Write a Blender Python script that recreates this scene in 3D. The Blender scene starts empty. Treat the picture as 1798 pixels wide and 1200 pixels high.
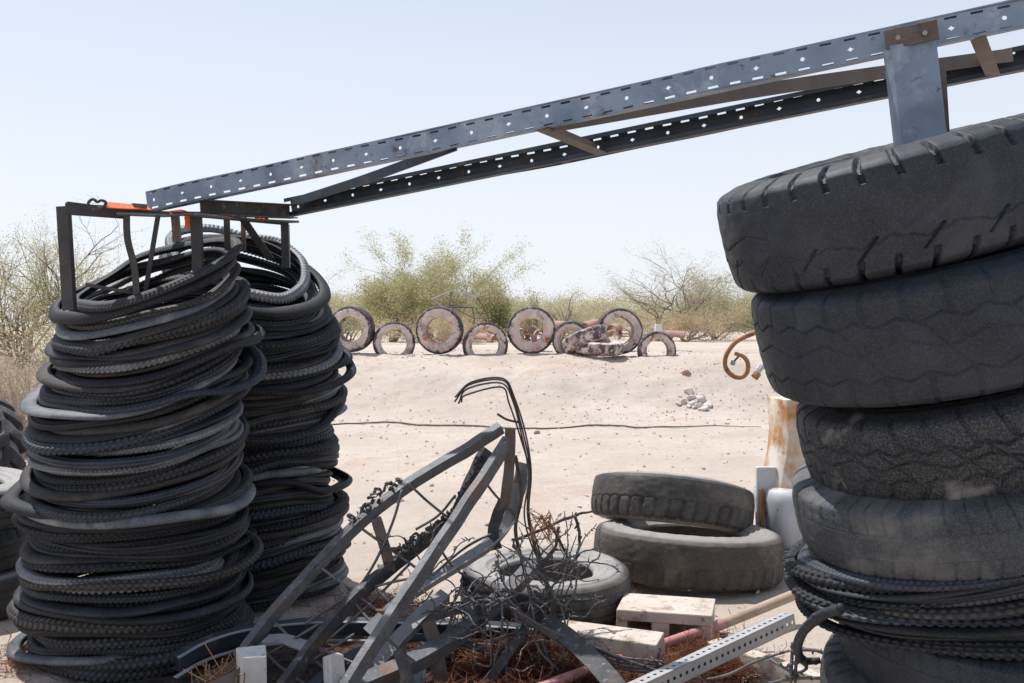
import bpy, math, random
import numpy as np
from mathutils import Vector, Matrix

# ------------------------------------------------------------------ camera, sky, sun, exposure
SC = bpy.context.scene
COL = SC.collection
CAMZ = 1.05; F = 1748.0; CX = 899.0; HY = 570.0
cam_d = bpy.data.cameras.new("Camera"); cam = bpy.data.objects.new("Camera", cam_d); COL.objects.link(cam)
cam.location = (0, 0, CAMZ); cam.rotation_euler = (math.radians(90), 0, 0)
cam_d.sensor_width = 36; cam_d.lens = 35; cam_d.shift_y = -30 / 1798
cam_d.clip_start = 0.05; cam_d.clip_end = 3000
SC.camera = cam

SUN_EL = math.radians(64); SUN_AZ = math.atan2(-0.55, 0.58)
world = bpy.data.worlds.new("World"); SC.world = world; world.use_nodes = True
wn = world.node_tree.nodes; wl = world.node_tree.links
sky = wn.new("ShaderNodeTexSky"); sky.sky_type = 'NISHITA'; sky.sun_disc = False
sky.sun_elevation = SUN_EL; sky.sun_rotation = SUN_AZ
sky.air_density = 1.0; sky.dust_density = 1.0; sky.ozone_density = 1.0; sky.altitude = 50
# hazy desert sky: the clear sky blended with pale haze that thickens towards the horizon
wtc = wn.new("ShaderNodeTexCoord"); wsx = wn.new("ShaderNodeSeparateXYZ"); wl.new(wtc.outputs["Generated"], wsx.inputs[0])
wrp = wn.new("ShaderNodeMapRange"); wrp.inputs[1].default_value = 0; wrp.inputs[2].default_value = .55
wrp.inputs[3].default_value = .97; wrp.inputs[4].default_value = .28; wl.new(wsx.outputs[2], wrp.inputs[0])
wmx = wn.new("ShaderNodeMix"); wmx.data_type = 'RGBA'; wl.new(wrp.outputs[0], wmx.inputs[0])
wl.new(sky.outputs[0], wmx.inputs[6]); wmx.inputs[7].default_value = (6.45, 6.68, 7.15, 1)
wl.new(wmx.outputs[2], wn["Background"].inputs[0]); wn["Background"].inputs[1].default_value = 0.12
sd = bpy.data.lights.new("Sun", 'SUN'); sun = bpy.data.objects.new("Sun", sd); COL.objects.link(sun)
sd.energy = 4.3; sd.angle = math.radians(0.5); sd.color = (1.0, 0.965, 0.92)
TO_SUN = Vector((math.sin(SUN_AZ) * math.cos(SUN_EL), math.cos(SUN_AZ) * math.cos(SUN_EL), math.sin(SUN_EL)))
sun.rotation_euler = TO_SUN.to_track_quat('Z', 'Y').to_euler(); sun.location = TO_SUN * 30
SC.view_settings.view_transform = 'Standard'; SC.view_settings.look = 'None'
SC.view_settings.exposure = 0.24; SC.view_settings.gamma = 1

rnd = random.Random(7)
RNG = np.random.default_rng(11)

def W(px, py, d):
    """point seen at photo pixel (px,py) at distance d in front of the camera"""
    return np.array([(px - CX) / F * d, d, CAMZ + (HY - py) / F * d])

# ------------------------------------------------------------------ generic helpers
def tag(o, label=None, cat=None, group=None, kind=None):
    if label: o['label'] = label
    if cat: o['category'] = cat
    if group: o['group'] = group
    if kind: o['kind'] = kind
    return o

def thing(name, label, cat, loc, group=None):
    o = bpy.data.objects.new(name, None); COL.objects.link(o)
    o.location = [float(v) for v in loc]; o.empty_display_size = 0.1
    return tag(o, label, cat, group)

def mesh_np(name, V, Fq, uv=None, smooth=True, attr=None):
    """V (n,3); Fq: (m,k) int array or a list of such arrays"""
    me = bpy.data.meshes.new(name)
    if not isinstance(Fq, list): Fq = [Fq]
    Fq = [np.asarray(f, dtype=np.int32) for f in Fq if len(f)]
    V = np.asarray(V, dtype=np.float32)
    me.vertices.add(len(V)); me.vertices.foreach_set("co", V.ravel())
    loops = np.concatenate([f.ravel() for f in Fq])
    tot = np.concatenate([np.full(len(f), f.shape[1], dtype=np.int32) for f in Fq])
    st = np.concatenate([[0], np.cumsum(tot)[:-1]]).astype(np.int32)
    me.loops.add(len(loops)); me.loops.foreach_set("vertex_index", loops)
    me.polygons.add(len(tot)); me.polygons.foreach_set("loop_start", st); me.polygons.foreach_set("loop_total", tot)
    me.polygons.foreach_set("use_smooth", np.full(len(tot), smooth, dtype=bool))
    if uv is not None:
        l = me.uv_layers.new(name="UVMap"); l.data.foreach_set("uv", np.asarray(uv, dtype=np.float32)[loops].ravel())
    if attr:
        for k, a in attr.items():
            at = me.attributes.new(k, 'FLOAT', 'POINT'); at.data.foreach_set("value", np.asarray(a, dtype=np.float32))
    me.update(calc_edges=True); me.validate()
    return me

def put(name, me, mat, parent=None, loc=None):
    o = bpy.data.objects.new(name, me); COL.objects.link(o)
    if mat and not me.materials: me.materials.append(mat)
    if loc is not None: o.location = [float(v) for v in loc]
    if parent is not None: o.parent = parent
    return o

class MB:
    """collects shapes in world space; build() links them as ONE mesh object"""
    def __init__(s): s.v = []; s.q = []; s.t = []; s.n = []; s.c = 0
    def add(s, V, faces):
        V = np.asarray(V, dtype=float)
        for f in faces:
            a = [i + s.c for i in f]
            if len(a) == 4: s.q.append(a)
            elif len(a) == 3: s.t.append(a)
            else: s.n.append(a)
        s.v.append(V); s.c += len(V)
        return s
    def addq(s, V, Q):
        s.v.append(np.asarray(V, dtype=float)); s.q.extend((np.asarray(Q) + s.c).tolist()); s.c += len(V); return s
    def box(s, c, sx, sy, sz, ax=None, jit=0):
        c = np.asarray(c, float)
        A = np.eye(3) if ax is None else np.asarray(ax, float)
        P = []
        for dx, dy, dz in ((-1,-1,-1),(1,-1,-1),(1,1,-1),(-1,1,-1),(-1,-1,1),(1,-1,1),(1,1,1),(-1,1,1)):
            P.append(c + A[0]*dx*sx/2 + A[1]*dy*sy/2 + A[2]*dz*sz/2 + (RNG.normal(0, jit, 3) if jit else 0))
        return s.add(P, ((3,2,1,0),(4,5,6,7),(0,1,5,4),(1,2,6,5),(2,3,7,6),(3,0,4,7)))
    def sweep(s, prof, pts, up=(0,0,1), smooth=0, scale=None):
        """closed 2-D profile (x along side, y along up) swept along a polyline"""
        pts = spline(pts, smooth) if smooth else np.asarray(pts, float)
        prof = np.asarray(prof, float); n = len(pts); k = len(prof)
        T = np.gradient(pts, axis=0); T /= np.linalg.norm(T, axis=1)[:, None] + 1e-12
        up = np.asarray(up, float)
        S = np.cross(T, up); S /= np.linalg.norm(S, axis=1)[:, None] + 1e-12
        U = np.cross(S, T)
        sc = np.ones(n) if scale is None else np.interp(np.linspace(0, 1, n), np.linspace(0, 1, len(scale)), scale)
        V = pts[:, None, :] + (S[:, None, :] * prof[None, :, 0:1] + U[:, None, :] * prof[None, :, 1:2]) * sc[:, None, None]
        f = []
        for i in range(n - 1):
            for j in range(k):
                f.append((i*k+j, i*k+(j+1) % k, (i+1)*k+(j+1) % k, (i+1)*k+j))
        f.append(tuple(range(k-1, -1, -1))); f.append(tuple((n-1)*k + j for j in range(k)))
        return s.add(V.reshape(-1, 3), f)
    def tube(s, pts, r, sides=8, smooth=0, scale=None):
        a = np.linspace(0, 2*math.pi, sides, endpoint=False)
        prof = np.stack([np.cos(a)*r, np.sin(a)*r], 1)
        P = np.asarray(pts, float); d = P[-1] - P[0]; d /= np.linalg.norm(d) + 1e-9
        up = (0.13, -0.2, 1) if abs(d[2]) < 0.85 else (0.2, 1, 0.1)
        return s.sweep(prof, pts, up, smooth, scale)
    def mesh(s, name, off=(0,0,0), smooth=False):
        V = np.concatenate(s.v) - np.asarray(off, float)
        Fs = []
        if s.q: Fs.append(np.array(s.q))
        if s.t: Fs.append(np.array(s.t))
        me = mesh_np(name, V, Fs, smooth=smooth) if not s.n else None
        if me is None:
            me = bpy.data.meshes.new(name); me.from_pydata(V.tolist(), [], s.q + s.t + s.n); me.update()
            me.polygons.foreach_set("use_smooth", np.full(len(me.polygons), smooth, dtype=bool))
        return me
    def build(s, name, mat, parent=None, smooth=False, bevel=0):
        """parent: an Empty (its location is subtracted) or a part of one; None: own origin at the base"""
        allv = np.concatenate(s.v)
        if parent is None:
            off = np.array([allv[:, 0].mean(), allv[:, 1].mean(), allv[:, 2].min()])
            o = put(name, s.mesh(name, off, smooth), mat, None, off)
        else:
            root = parent
            off = np.zeros(3)
            while root is not None:
                off += np.array(root.location); root = root.parent
            o = put(name, s.mesh(name, off, smooth), mat, parent)
        if bevel:
            b = o.modifiers.new("bevel", 'BEVEL'); b.width = bevel; b.segments = 2; b.limit_method = 'ANGLE'; b.angle_limit = 0.6
        return o

def spline(pts, sub=6):
    P = np.asarray(pts, float)
    if len(P) < 3: return np.array([P[0] + (P[-1]-P[0])*t for t in np.linspace(0, 1, sub+1)])
    E = np.vstack([2*P[0]-P[1], P, 2*P[-1]-P[-2]]); out = []
    for i in range(1, len(E)-2):
        p0, p1, p2, p3 = E[i-1], E[i], E[i+1], E[i+2]
        for t in np.linspace(0, 1, sub, endpoint=False):
            out.append(0.5*((2*p1)+(-p0+p2)*t+(2*p0-5*p1+4*p2-p3)*t*t+(-p0+3*p1-3*p2+p3)*t**3))
    out.append(P[-1]); return np.array(out)

def Lprof(w, h=None, t=0.005):
    h = h or w
    return [(0, 0), (w, 0), (w, t), (t, t), (t, h), (0, h)]
def Lflip(w, h, t=0.005):   # upright flange in front, flat flange behind it on top
    return [(0, 0), (0, -h), (t, -h), (t, -t), (w, -t), (w, 0)]
def Rprof(w, h): return [(-w/2, -h/2), (w/2, -h/2), (w/2, h/2), (-w/2, h/2)]
def Cprof(w, h, t=0.004):   # channel opening to +x
    return [(0, 0), (w, 0), (w, t), (t, t), (t, h-t), (w, h-t), (w, h), (0, h)]

ONES = "zeroth first second third fourth fifth sixth seventh eighth ninth tenth eleventh twelfth thirteenth fourteenth fifteenth sixteenth seventeenth eighteenth nineteenth".split()
TENS = {2: ("twentieth", "twenty"), 3: ("thirtieth", "thirty"), 4: ("fortieth", "forty"), 5: ("fiftieth", "fifty"), 6: ("sixtieth", "sixty"), 7: ("seventieth", "seventy")}
def ordinal(n):
    if n < 20: return ONES[n]
    t, o = divmod(n, 10)
    return TENS[t][0] if o == 0 else TENS[t][1] + "-" + ONES[o]

# ------------------------------------------------------------------ materials
def nodes(name):
    m = bpy.data.materials.new(name); m.use_nodes = True
    nt = m.node_tree; return m, nt, nt.nodes["Principled BSDF"]
def N(nt, typ, **kw):
    n = nt.nodes.new(typ)
    for k, v in kw.items():
        if k in ('operation', 'data_type', 'blend_type', 'attribute_name', 'feature', 'distance', 'noise_dimensions'): setattr(n, k, v)
        else: n.inputs[k].default_value = v
    return n
def ramp(nt, src, a, b, ca=(0,0,0,1), cb=(1,1,1,1)):
    r = nt.nodes.new("ShaderNodeValToRGB"); r.color_ramp.elements[0].position = a; r.color_ramp.elements[1].position = b
    r.color_ramp.elements[0].color = ca; r.color_ramp.elements[1].color = cb
    nt.links.new(src, r.inputs[0]); return r.outputs[0]
def rgba(c): return (c[0], c[1], c[2], 1.0)
def mixc(nt, fac, a, b):
    m = nt.nodes.new("ShaderNodeMix"); m.data_type = 'RGBA'
    for i, x in ((6, a), (7, b)):
        if isinstance(x, tuple): m.inputs[i].default_value = rgba(x)
        else: nt.links.new(x, m.inputs[i])
    if isinstance(fac, (int, float)): m.inputs[0].default_value = fac
    else: nt.links.new(fac, m.inputs[0])
    return m.outputs[2]
def noise(nt, co, scale, detail=5, rough=0.6, dist=0):
    n = nt.nodes.new("ShaderNodeTexNoise"); n.inputs["Scale"].default_value = scale
    n.inputs["Detail"].default_value = detail; n.inputs["Roughness"].default_value = rough; n.inputs["Distortion"].default_value = dist
    nt.links.new(co, n.inputs["Vector"]); return n.outputs[0]
def coord(nt, rand=True):
    tc = nt.nodes.new("ShaderNodeTexCoord")
    if not rand: return tc.outputs["Object"]
    oi = nt.nodes.new("ShaderNodeObjectInfo")
    sc = nt.nodes.new("ShaderNodeVectorMath"); sc.operation = 'SCALE'; sc.inputs[0].default_value = (37, 53, 29)
    nt.links.new(oi.outputs["Random"], sc.inputs["Scale"])
    ad = nt.nodes.new("ShaderNodeVectorMath"); ad.operation = 'ADD'
    nt.links.new(tc.outputs["Object"], ad.inputs[0]); nt.links.new(sc.outputs[0], ad.inputs[1]); return ad.outputs[0]
def bump(nt, bs, src, strength, dist=0.01):
    b = nt.nodes.new("ShaderNodeBump"); b.inputs["Strength"].default_value = strength; b.inputs["Distance"].default_value = dist
    nt.links.new(src, b.inputs["Height"]); nt.links.new(b.outputs[0], bs.inputs["Normal"]); return b

def mat(name, c1, c2, scale=6, rough=0.7, bscale=90, bst=0.3, bdist=0.004, spots=(), metallic=0, lo=0.35, hi=0.65, spec=0.5):
    """noise blend of two colours, then spots=[(colour, scale, lo, hi)] over it"""
    m, nt, bs = nodes(name); co = coord(nt)
    c = mixc(nt, ramp(nt, noise(nt, co, scale), lo, hi), c1, c2)
    for (sc_, s_, l_, h_) in spots:
        c = mixc(nt, ramp(nt, noise(nt, co, s_, 6, 0.65, 0.3), l_, h_), c, sc_)
    nt.links.new(c, bs.inputs["Base Color"])
    bs.inputs["Roughness"].default_value = rough; bs.inputs["Metallic"].default_value = metallic
    bs.inputs["Specular IOR Level"].default_value = spec
    if bst: bump(nt, bs, noise(nt, co, bscale, 6, 0.65), bst, bdist)
    return m

def rubber(name, c1, c2, dust, dlo, dhi, rough=0.66, wall=None, wlo=0.3, whi=0.6, bst=0.35, spec=0.28, dscale=5, knob=None, ddet=8):
    """black rubber with dusty patches; 'wall' colours the side walls (attribute tread = 0) in worn patches"""
    m, nt, bs = nodes(name); co = coord(nt)
    c = mixc(nt, ramp(nt, noise(nt, co, 9), 0.35, 0.65), c1, c2)
    if wall:
        at = N(nt, "ShaderNodeAttribute", attribute_name="tread")
        inv = N(nt, "ShaderNodeMath", operation='SUBTRACT'); inv.inputs[0].default_value = 1; nt.links.new(at.outputs["Fac"], inv.inputs[1])
        k = N(nt, "ShaderNodeMath", operation='MULTIPLY'); nt.links.new(inv.outputs[0], k.inputs[0])
        nt.links.new(ramp(nt, noise(nt, co, 6, 8, 0.7), wlo, whi), k.inputs[1])
        c = mixc(nt, k.outputs[0], c, wall)
    c = mixc(nt, ramp(nt, noise(nt, co, dscale, ddet, 0.72 if ddet > 6 else .55, 0.5), dlo, dhi), c, dust)
    if knob:                       # worn, dusty tops of the knobs
        at = N(nt, "ShaderNodeAttribute", attribute_name="tread")
        k = N(nt, "ShaderNodeMath", operation='MULTIPLY'); nt.links.new(at.outputs["Fac"], k.inputs[0])
        nt.links.new(ramp(nt, noise(nt, co, 5, 6, 0.7), .30, .68), k.inputs[1])
        c = mixc(nt, k.outputs[0], c, knob)
    c = mixc(nt, ramp(nt, noise(nt, co, 240, 4, 0.7), 0.45, 2.2), c, dust)
    nt.links.new(c, bs.inputs["Base Color"]); bs.inputs["Roughness"].default_value = rough
    bs.inputs["Specular IOR Level"].default_value = spec
    bump(nt, bs, noise(nt, co, 160, 6, 0.7), bst, 0.003)
    return m

MATS = {}
MATS['bike'] = [
    rubber("bike rubber black", (.006,.007,.010), (.013,.015,.020), (.08,.08,.08), .60, .90, knob=(.040,.041,.044)),
    rubber("bike rubber charcoal", (.011,.013,.018), (.022,.026,.033), (.11,.11,.11), .56, .86, knob=(.065,.065,.067)),
    rubber("bike rubber brownish", (.018,.016,.016), (.036,.032,.031), (.14,.125,.11), .54, .84, knob=(.10,.090,.080)),
    rubber("bike rubber faded grey", (.045,.052,.064), (.095,.105,.125), (.28,.28,.275), .48, .76, rough=.5, knob=(.22,.22,.215)),
    rubber("bike rubber bluish", (.008,.013,.022), (.020,.028,.044), (.12,.12,.12), .56, .86, rough=.5, knob=(.055,.062,.072)),
]
MATS['tyre_dark'] = rubber("car rubber dark", (.015,.018,.025), (.028,.033,.042), (.085,.090,.098), .56, .86, rough=.58, bst=.18, dscale=4.5, ddet=5)
MATS['tyre_mud'] = rubber("car rubber scuffed", (.012,.014,.018), (.024,.027,.033), (.20,.19,.18), .60, .72, rough=.62, dscale=7, bst=.4, ddet=4)
MATS['tyre_grey'] = rubber("car rubber greyed", (.026,.032,.040), (.050,.057,.066), (.18,.175,.165), .46, .72, rough=.65, ddet=6)
MATS['tyre_ground'] = rubber("tread rubber dusty", (.035,.034,.034), (.06,.056,.054), (.20,.18,.16), .48, .80, wall=(.34,.33,.315), wlo=.2, whi=.42)
MATS['tyre_ground_b'] = rubber("tread rubber dusty brown", (.040,.036,.034), (.065,.057,.052), (.21,.18,.155), .50, .80, wall=(.30,.285,.27), wlo=.22, whi=.5)
MATS['tyre_pale'] = rubber("sun bleached rubber", (.030,.030,.033), (.055,.054,.055), (.22,.21,.20), .52, .80, wall=(.36,.35,.335), wlo=.15, whi=.4)

def painted_tyre(name, seedv, orange=.66, treadp=.12):
    m, nt, bs = nodes(name)
    tc = nt.nodes.new("ShaderNodeTexCoord"); mp = nt.nodes.new("ShaderNodeMapping"); mp.inputs["Location"].default_value = (seedv*3.1, seedv*1.7, seedv*2.3)
    nt.links.new(tc.outputs["Object"], mp.inputs[0]); co = mp.outputs[0]
    dark = mixc(nt, ramp(nt, noise(nt, co, 12), .35, .65), (.035,.030,.036), (.12,.085,.095))
    white = mixc(nt, ramp(nt, noise(nt, co, 7), .35, .65), (.70,.60,.53), (.52,.41,.37))
    white = mixc(nt, ramp(nt, noise(nt, co, 5, 5, .6), orange, orange+.06), white, (.62,.22,.07))
    white = mixc(nt, ramp(nt, noise(nt, co, 4.3, 5, .6), .56, .72), white, (.27,.13,.12))
    at = N(nt, "ShaderNodeAttribute", attribute_name="tread")
    nz = noise(nt, co, 9, 9, .75, .4)
    a = N(nt, "ShaderNodeMath", operation='MULTIPLY_ADD'); a.inputs[1].default_value = -treadp; nt.links.new(at.outputs["Fac"], a.inputs[0]); nt.links.new(nz, a.inputs[2])
    c = mixc(nt, ramp(nt, a.outputs[0], .36, .45), dark, white)
    nt.links.new(c, bs.inputs["Base Color"]); bs.inputs["Roughness"].default_value = .8
    bump(nt, bs, noise(nt, co, 60, 6, .7), .4, .01)
    return m

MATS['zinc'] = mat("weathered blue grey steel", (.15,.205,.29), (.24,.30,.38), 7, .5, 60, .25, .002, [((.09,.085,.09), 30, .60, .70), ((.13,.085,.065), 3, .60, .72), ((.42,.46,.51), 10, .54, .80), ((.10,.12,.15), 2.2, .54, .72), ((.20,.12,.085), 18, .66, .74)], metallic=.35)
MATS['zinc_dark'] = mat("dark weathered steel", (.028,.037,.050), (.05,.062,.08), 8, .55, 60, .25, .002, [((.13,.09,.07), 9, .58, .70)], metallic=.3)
MATS['rust_steel'] = mat("rusty brown steel", (.10,.075,.065), (.155,.125,.11), 10, .8, 90, .4, .003, [((.30,.15,.07), 14, .62, .74), ((.07,.055,.05), 25, .55, .7)])
MATS['tan_steel'] = mat("primer tan steel", (.13,.11,.095), (.18,.15,.125), 10, .75, 90, .3, .003, [((.14,.10,.08), 16, .60, .72)])
MATS['black_steel'] = mat("black painted steel", (.022,.021,.024), (.045,.042,.044), 10, .55, 100, .3, .002, [((.12,.075,.055), 22, .60, .72)])
MATS['burnt_steel'] = mat("burnt grey steel", (.085,.09,.10), (.15,.155,.168), 9, .6, 70, .45, .003, [((.07,.065,.065), 45, .54, .66), ((.34,.34,.34), 60, .60, .74), ((.17,.105,.075), 8, .56, .72)], metallic=.15)
MATS['burnt_dark'] = mat("charred dark steel", (.035,.036,.040), (.07,.07,.075), 9, .7, 60, .6, .005, [((.24,.23,.23), 40, .58, .70), ((.15,.09,.06), 10, .58, .70)])
MATS['pale_steel'] = mat("pale bent sheet steel", (.24,.245,.255), (.34,.34,.345), 9, .55, 70, .35, .003, [((.16,.14,.13), 20, .56, .68)], metallic=.1)
MATS['rod'] = mat("thin rod steel", (.07,.068,.07), (.14,.135,.135), 20, .65, 120, .5, .003, [((.20,.11,.07), 12, .56, .70)])
MATS['twig'] = mat("dead brown twig", (.055,.043,.04), (.11,.09,.08), 20, .85, 90, .6, .004)
MATS['orange'] = mat("orange webbing", (.85,.17,.035), (.75,.12,.02), 40, .6, 300, .3, .001)
MATS['webbing'] = mat("grey webbing", (.20,.18,.17), (.30,.27,.25), 30, .8, 300, .3, .001)
MATS['concrete'] = mat("pale concrete", (.50,.43,.36), (.60,.53,.46), 9, .9, 120, .5, .005, [((.33,.25,.20), 16, .52, .66), ((.24,.20,.18), 45, .60, .68)])
MATS['concrete_w'] = mat("chalky white block", (.55,.53,.50), (.66,.64,.61), 8, .9, 120, .4, .004, [((.30,.27,.25), 34, .60, .68)])
MATS['red_pipe'] = mat("faded red pipe", (.42,.16,.15), (.50,.24,.22), 14, .6, 120, .3, .002, [((.25,.12,.10), 20, .60, .72)])
MATS['wood'] = mat("weathered wood pole", (.48,.37,.27), (.36,.27,.20), 16, .8, 100, .5, .003)
MATS['perf'] = mat("grey perforated tube paint", (.34,.335,.34), (.40,.395,.395), 10, .5, 100, .2, .002, [((.50,.47,.44), 9, .56, .70)], metallic=.1)
MATS['clay'] = mat("brown clay tile", (.36,.20,.165), (.46,.29,.24), 12, .85, 90, .4, .004, [((.50,.36,.31), 16, .58, .70)])
MATS['white_paint'] = mat("old white paint", (.56,.58,.61), (.47,.485,.51), 8, .55, 80, .2, .002, [((.42,.24,.13), 6, .58, .66), ((.25,.16,.12), 30, .64, .70)])
MATS['rust_white'] = mat("rust stained cream paint", (.66,.58,.46), (.72,.68,.62), 6, .5, 80, .25, .002, [((.52,.25,.08), 5, .44, .58), ((.30,.12,.05), 11, .58, .68)])
MATS['rust_orange'] = mat("rusty orange iron", (.30,.14,.065), (.42,.22,.11), 14, .85, 100, .5, .003, [((.14,.07,.045), 22, .56, .68)])
MATS['bark'] = mat("dusty bark", (.19,.155,.125), (.27,.225,.185), 12, .9, 60, .5, .01)
MATS['bark_pale'] = mat("pale dry twigs", (.40,.31,.25), (.52,.43,.36), 9, .9, 60, .4, .01)
MATS['white'] = mat("white board", (.74,.74,.76), (.68,.68,.70), 6, .7, 60, .2, .003)
MATS['stone'] = mat("grey pink stone", (.50,.43,.38), (.62,.55,.49), 3, .9, 40, .5, .01, [((.26,.21,.19), 8, .58, .70)])
MATS['cable'] = mat("dark cable", (.09,.075,.07), (.16,.13,.115), 6, .7, 40, .2, .002)
MATS['glass_clear'] = MATS['white']

def leaf_mat(name, c1, c2, c3):
    m, nt, bs = nodes(name); co = coord(nt, False)
    c = mixc(nt, ramp(nt, noise(nt, co, 1.7, 3), .38, .62), c1, c2)
    c = mixc(nt, ramp(nt, noise(nt, co, 9, 2), .52, .62), c, c3)
    tr = nt.nodes.new("ShaderNodeBsdfTranslucent"); df = nt.nodes.new("ShaderNodeBsdfDiffuse")
    nt.links.new(c, tr.inputs[0]); nt.links.new(c, df.inputs[0])
    mx = nt.nodes.new("ShaderNodeMixShader"); mx.inputs[0].default_value = .5
    nt.links.new(df.outputs[0], mx.inputs[1]); nt.links.new(tr.outputs[0], mx.inputs[2])
    nt.links.new(mx.outputs[0], nt.nodes["Material Output"].inputs["Surface"])
    return m
MATS['leaf_green'] = leaf_mat("dusty olive leaf", (.38,.385,.19), (.46,.445,.25), (.52,.44,.27))
MATS['leaf_pale'] = leaf_mat("pale grey green leaf", (.43,.43,.27), (.52,.50,.34), (.55,.48,.34))
MATS['leaf_dry'] = leaf_mat("dry straw leaf", (.54,.44,.27), (.62,.52,.34), (.47,.39,.24))
MATS['needles'] = leaf_mat("rust red needles", (.15,.062,.042), (.25,.105,.065), (.36,.19,.12))

def ground_mat():
    m, nt, bs = nodes("sandy desert ground"); co = coord(nt, False)
    c = mixc(nt, ramp(nt, noise(nt, co, .5, 6, .62), .38, .62), (.50,.425,.362), (.575,.50,.432))
    c = mixc(nt, ramp(nt, noise(nt, co, 1.3, 8, .72, .6), .54, .70), c, (.50,.365,.29))
    c = mixc(nt, ramp(nt, noise(nt, co, 14, 6, .78), .54, .70), c, (.44,.345,.275))
    c = mixc(nt, ramp(nt, noise(nt, co, 60, 4, .7), .60, .70), c, (.66,.57,.50))
    vo = N(nt, "ShaderNodeTexVoronoi"); vo.inputs["Scale"].default_value = 55; nt.links.new(co, vo.inputs["Vector"])
    c = mixc(nt, ramp(nt, vo.outputs["Distance"], .10, .16, (1,1,1,1), (0,0,0,1)), c, (.44,.35,.29))
    # a much darker patch of ground around the scrap, with a noisy outline
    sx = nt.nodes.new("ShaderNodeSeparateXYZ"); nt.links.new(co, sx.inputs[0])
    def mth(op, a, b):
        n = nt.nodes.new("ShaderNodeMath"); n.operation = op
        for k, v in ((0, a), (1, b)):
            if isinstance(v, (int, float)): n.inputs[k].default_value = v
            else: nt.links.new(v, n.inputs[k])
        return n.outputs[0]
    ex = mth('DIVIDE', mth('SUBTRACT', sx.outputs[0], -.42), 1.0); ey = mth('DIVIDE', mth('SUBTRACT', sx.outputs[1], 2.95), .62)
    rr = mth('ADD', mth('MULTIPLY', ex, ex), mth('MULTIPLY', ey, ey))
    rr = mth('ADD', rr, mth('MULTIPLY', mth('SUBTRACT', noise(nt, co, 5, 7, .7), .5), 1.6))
    dark_patch = mixc(nt, ramp(nt, noise(nt, co, 30, 5, .7), .4, .7), (.028,.026,.025), (.12,.10,.09))
    c = mixc(nt, ramp(nt, rr, .75, 1.05, (1,1,1,1), (0,0,0,1)), c, dark_patch)
    nt.links.new(c, bs.inputs["Base Color"]); bs.inputs["Roughness"].default_value = .95; bs.inputs["Specular IOR Level"].default_value = .15
    a = N(nt, "ShaderNodeMath", operation='MULTIPLY_ADD'); a.inputs[1].default_value = .5
    nt.links.new(noise(nt, co, 70, 6, .75), a.inputs[0]); nt.links.new(noise(nt, co, 9, 8, .7), a.inputs[2])
    bump(nt, bs, a.outputs[0], .7, .035)
    return m
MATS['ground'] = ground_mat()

# ------------------------------------------------------------------ ground
def _h(i, j, s): 
    v = np.sin(i*127.1 + j*311.7 + s*74.7) * 43758.5453
    return v - np.floor(v)
def vnoise(x, y, s=0):
    xi = np.floor(x); yi = np.floor(y); fx = x-xi; fy = y-yi
    fx = fx*fx*(3-2*fx); fy = fy*fy*(3-2*fy)
    return ((_h(xi,yi,s)*(1-fx)+_h(xi+1,yi,s)*fx)*(1-fy) + (_h(xi,yi+1,s)*(1-fx)+_h(xi+1,yi+1,s)*fx)*fy)*2-1
def sstep(a, b, x):
    t = np.clip((x-a)/(b-a), 0, 1); return t*t*(3-2*t)
def gz(x, y):
    x = np.asarray(x, float); y = np.asarray(y, float)
    foot = 10.9 + .55*vnoise(x*.35, x*0+3.3, 1) + .2*vnoise(x*1.1, x*0, 2)
    crest = 13.55 + .10*vnoise(x*.8, x*0+1, 3)
    t = np.clip((y-foot)/(crest-foot), 0, 1)
    rise = .642*(t**1.25*(1-.25*t) + .25*t)
    rise = .642*sstep(0, 1, t)*.55 + .642*t*.45
    amp = np.where(y < 5, .25, 1.0)*sstep(0, 1, np.abs(y)/8+.3)
    bm = np.clip(1-np.abs(t-.5)*2, 0, 1)
    z = rise + amp*(.016*vnoise(x*1.3, y*1.3, 5) + .011*vnoise(x*4, y*4, 6) + .006*vnoise(x*9, y*9, 13)) + bm*(.085*vnoise(x*.9, y*1.2, 7)+.045*vnoise(x*2.3, y*2.3, 8)+.016*vnoise(x*6.5, y*6.5, 12))
    z = z - .05*np.exp(-((x-1.55)**2/.25+(y-13.2)**2/.8)) + sstep(16, 60, y)*.10*vnoise(x*.12, y*.12, 9)
    return z
def axis(a, b, fine_a, fine_b, step, grow=1.16):
    mid = list(np.arange(fine_a, fine_b, step)); lo = []; hi = []
    s = step; v = fine_a
    while v > a: s *= grow; v -= s; lo.append(v)
    s = step; v = mid[-1]
    while v < b: s *= grow; v += s; hi.append(v)
    return np.array(lo[::-1] + mid + hi)
gx = axis(-700, 700, -7, 6.5, .055); gy = axis(-300, 1500, 1.8, 15.5, .055)
X, Y = np.meshgrid(gx, gy); Z = gz(X, Y)
Z = Z + ((Y > 2) & (Y < 16)) * .004*RNG.normal(0, 1, X.shape)
nx, ny = len(gx), len(gy)
idx = np.arange(nx*ny).reshape(ny, nx)
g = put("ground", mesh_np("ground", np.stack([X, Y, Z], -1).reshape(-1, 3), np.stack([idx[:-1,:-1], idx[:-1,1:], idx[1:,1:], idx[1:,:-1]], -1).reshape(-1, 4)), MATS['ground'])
tag(g, kind='structure')

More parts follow.
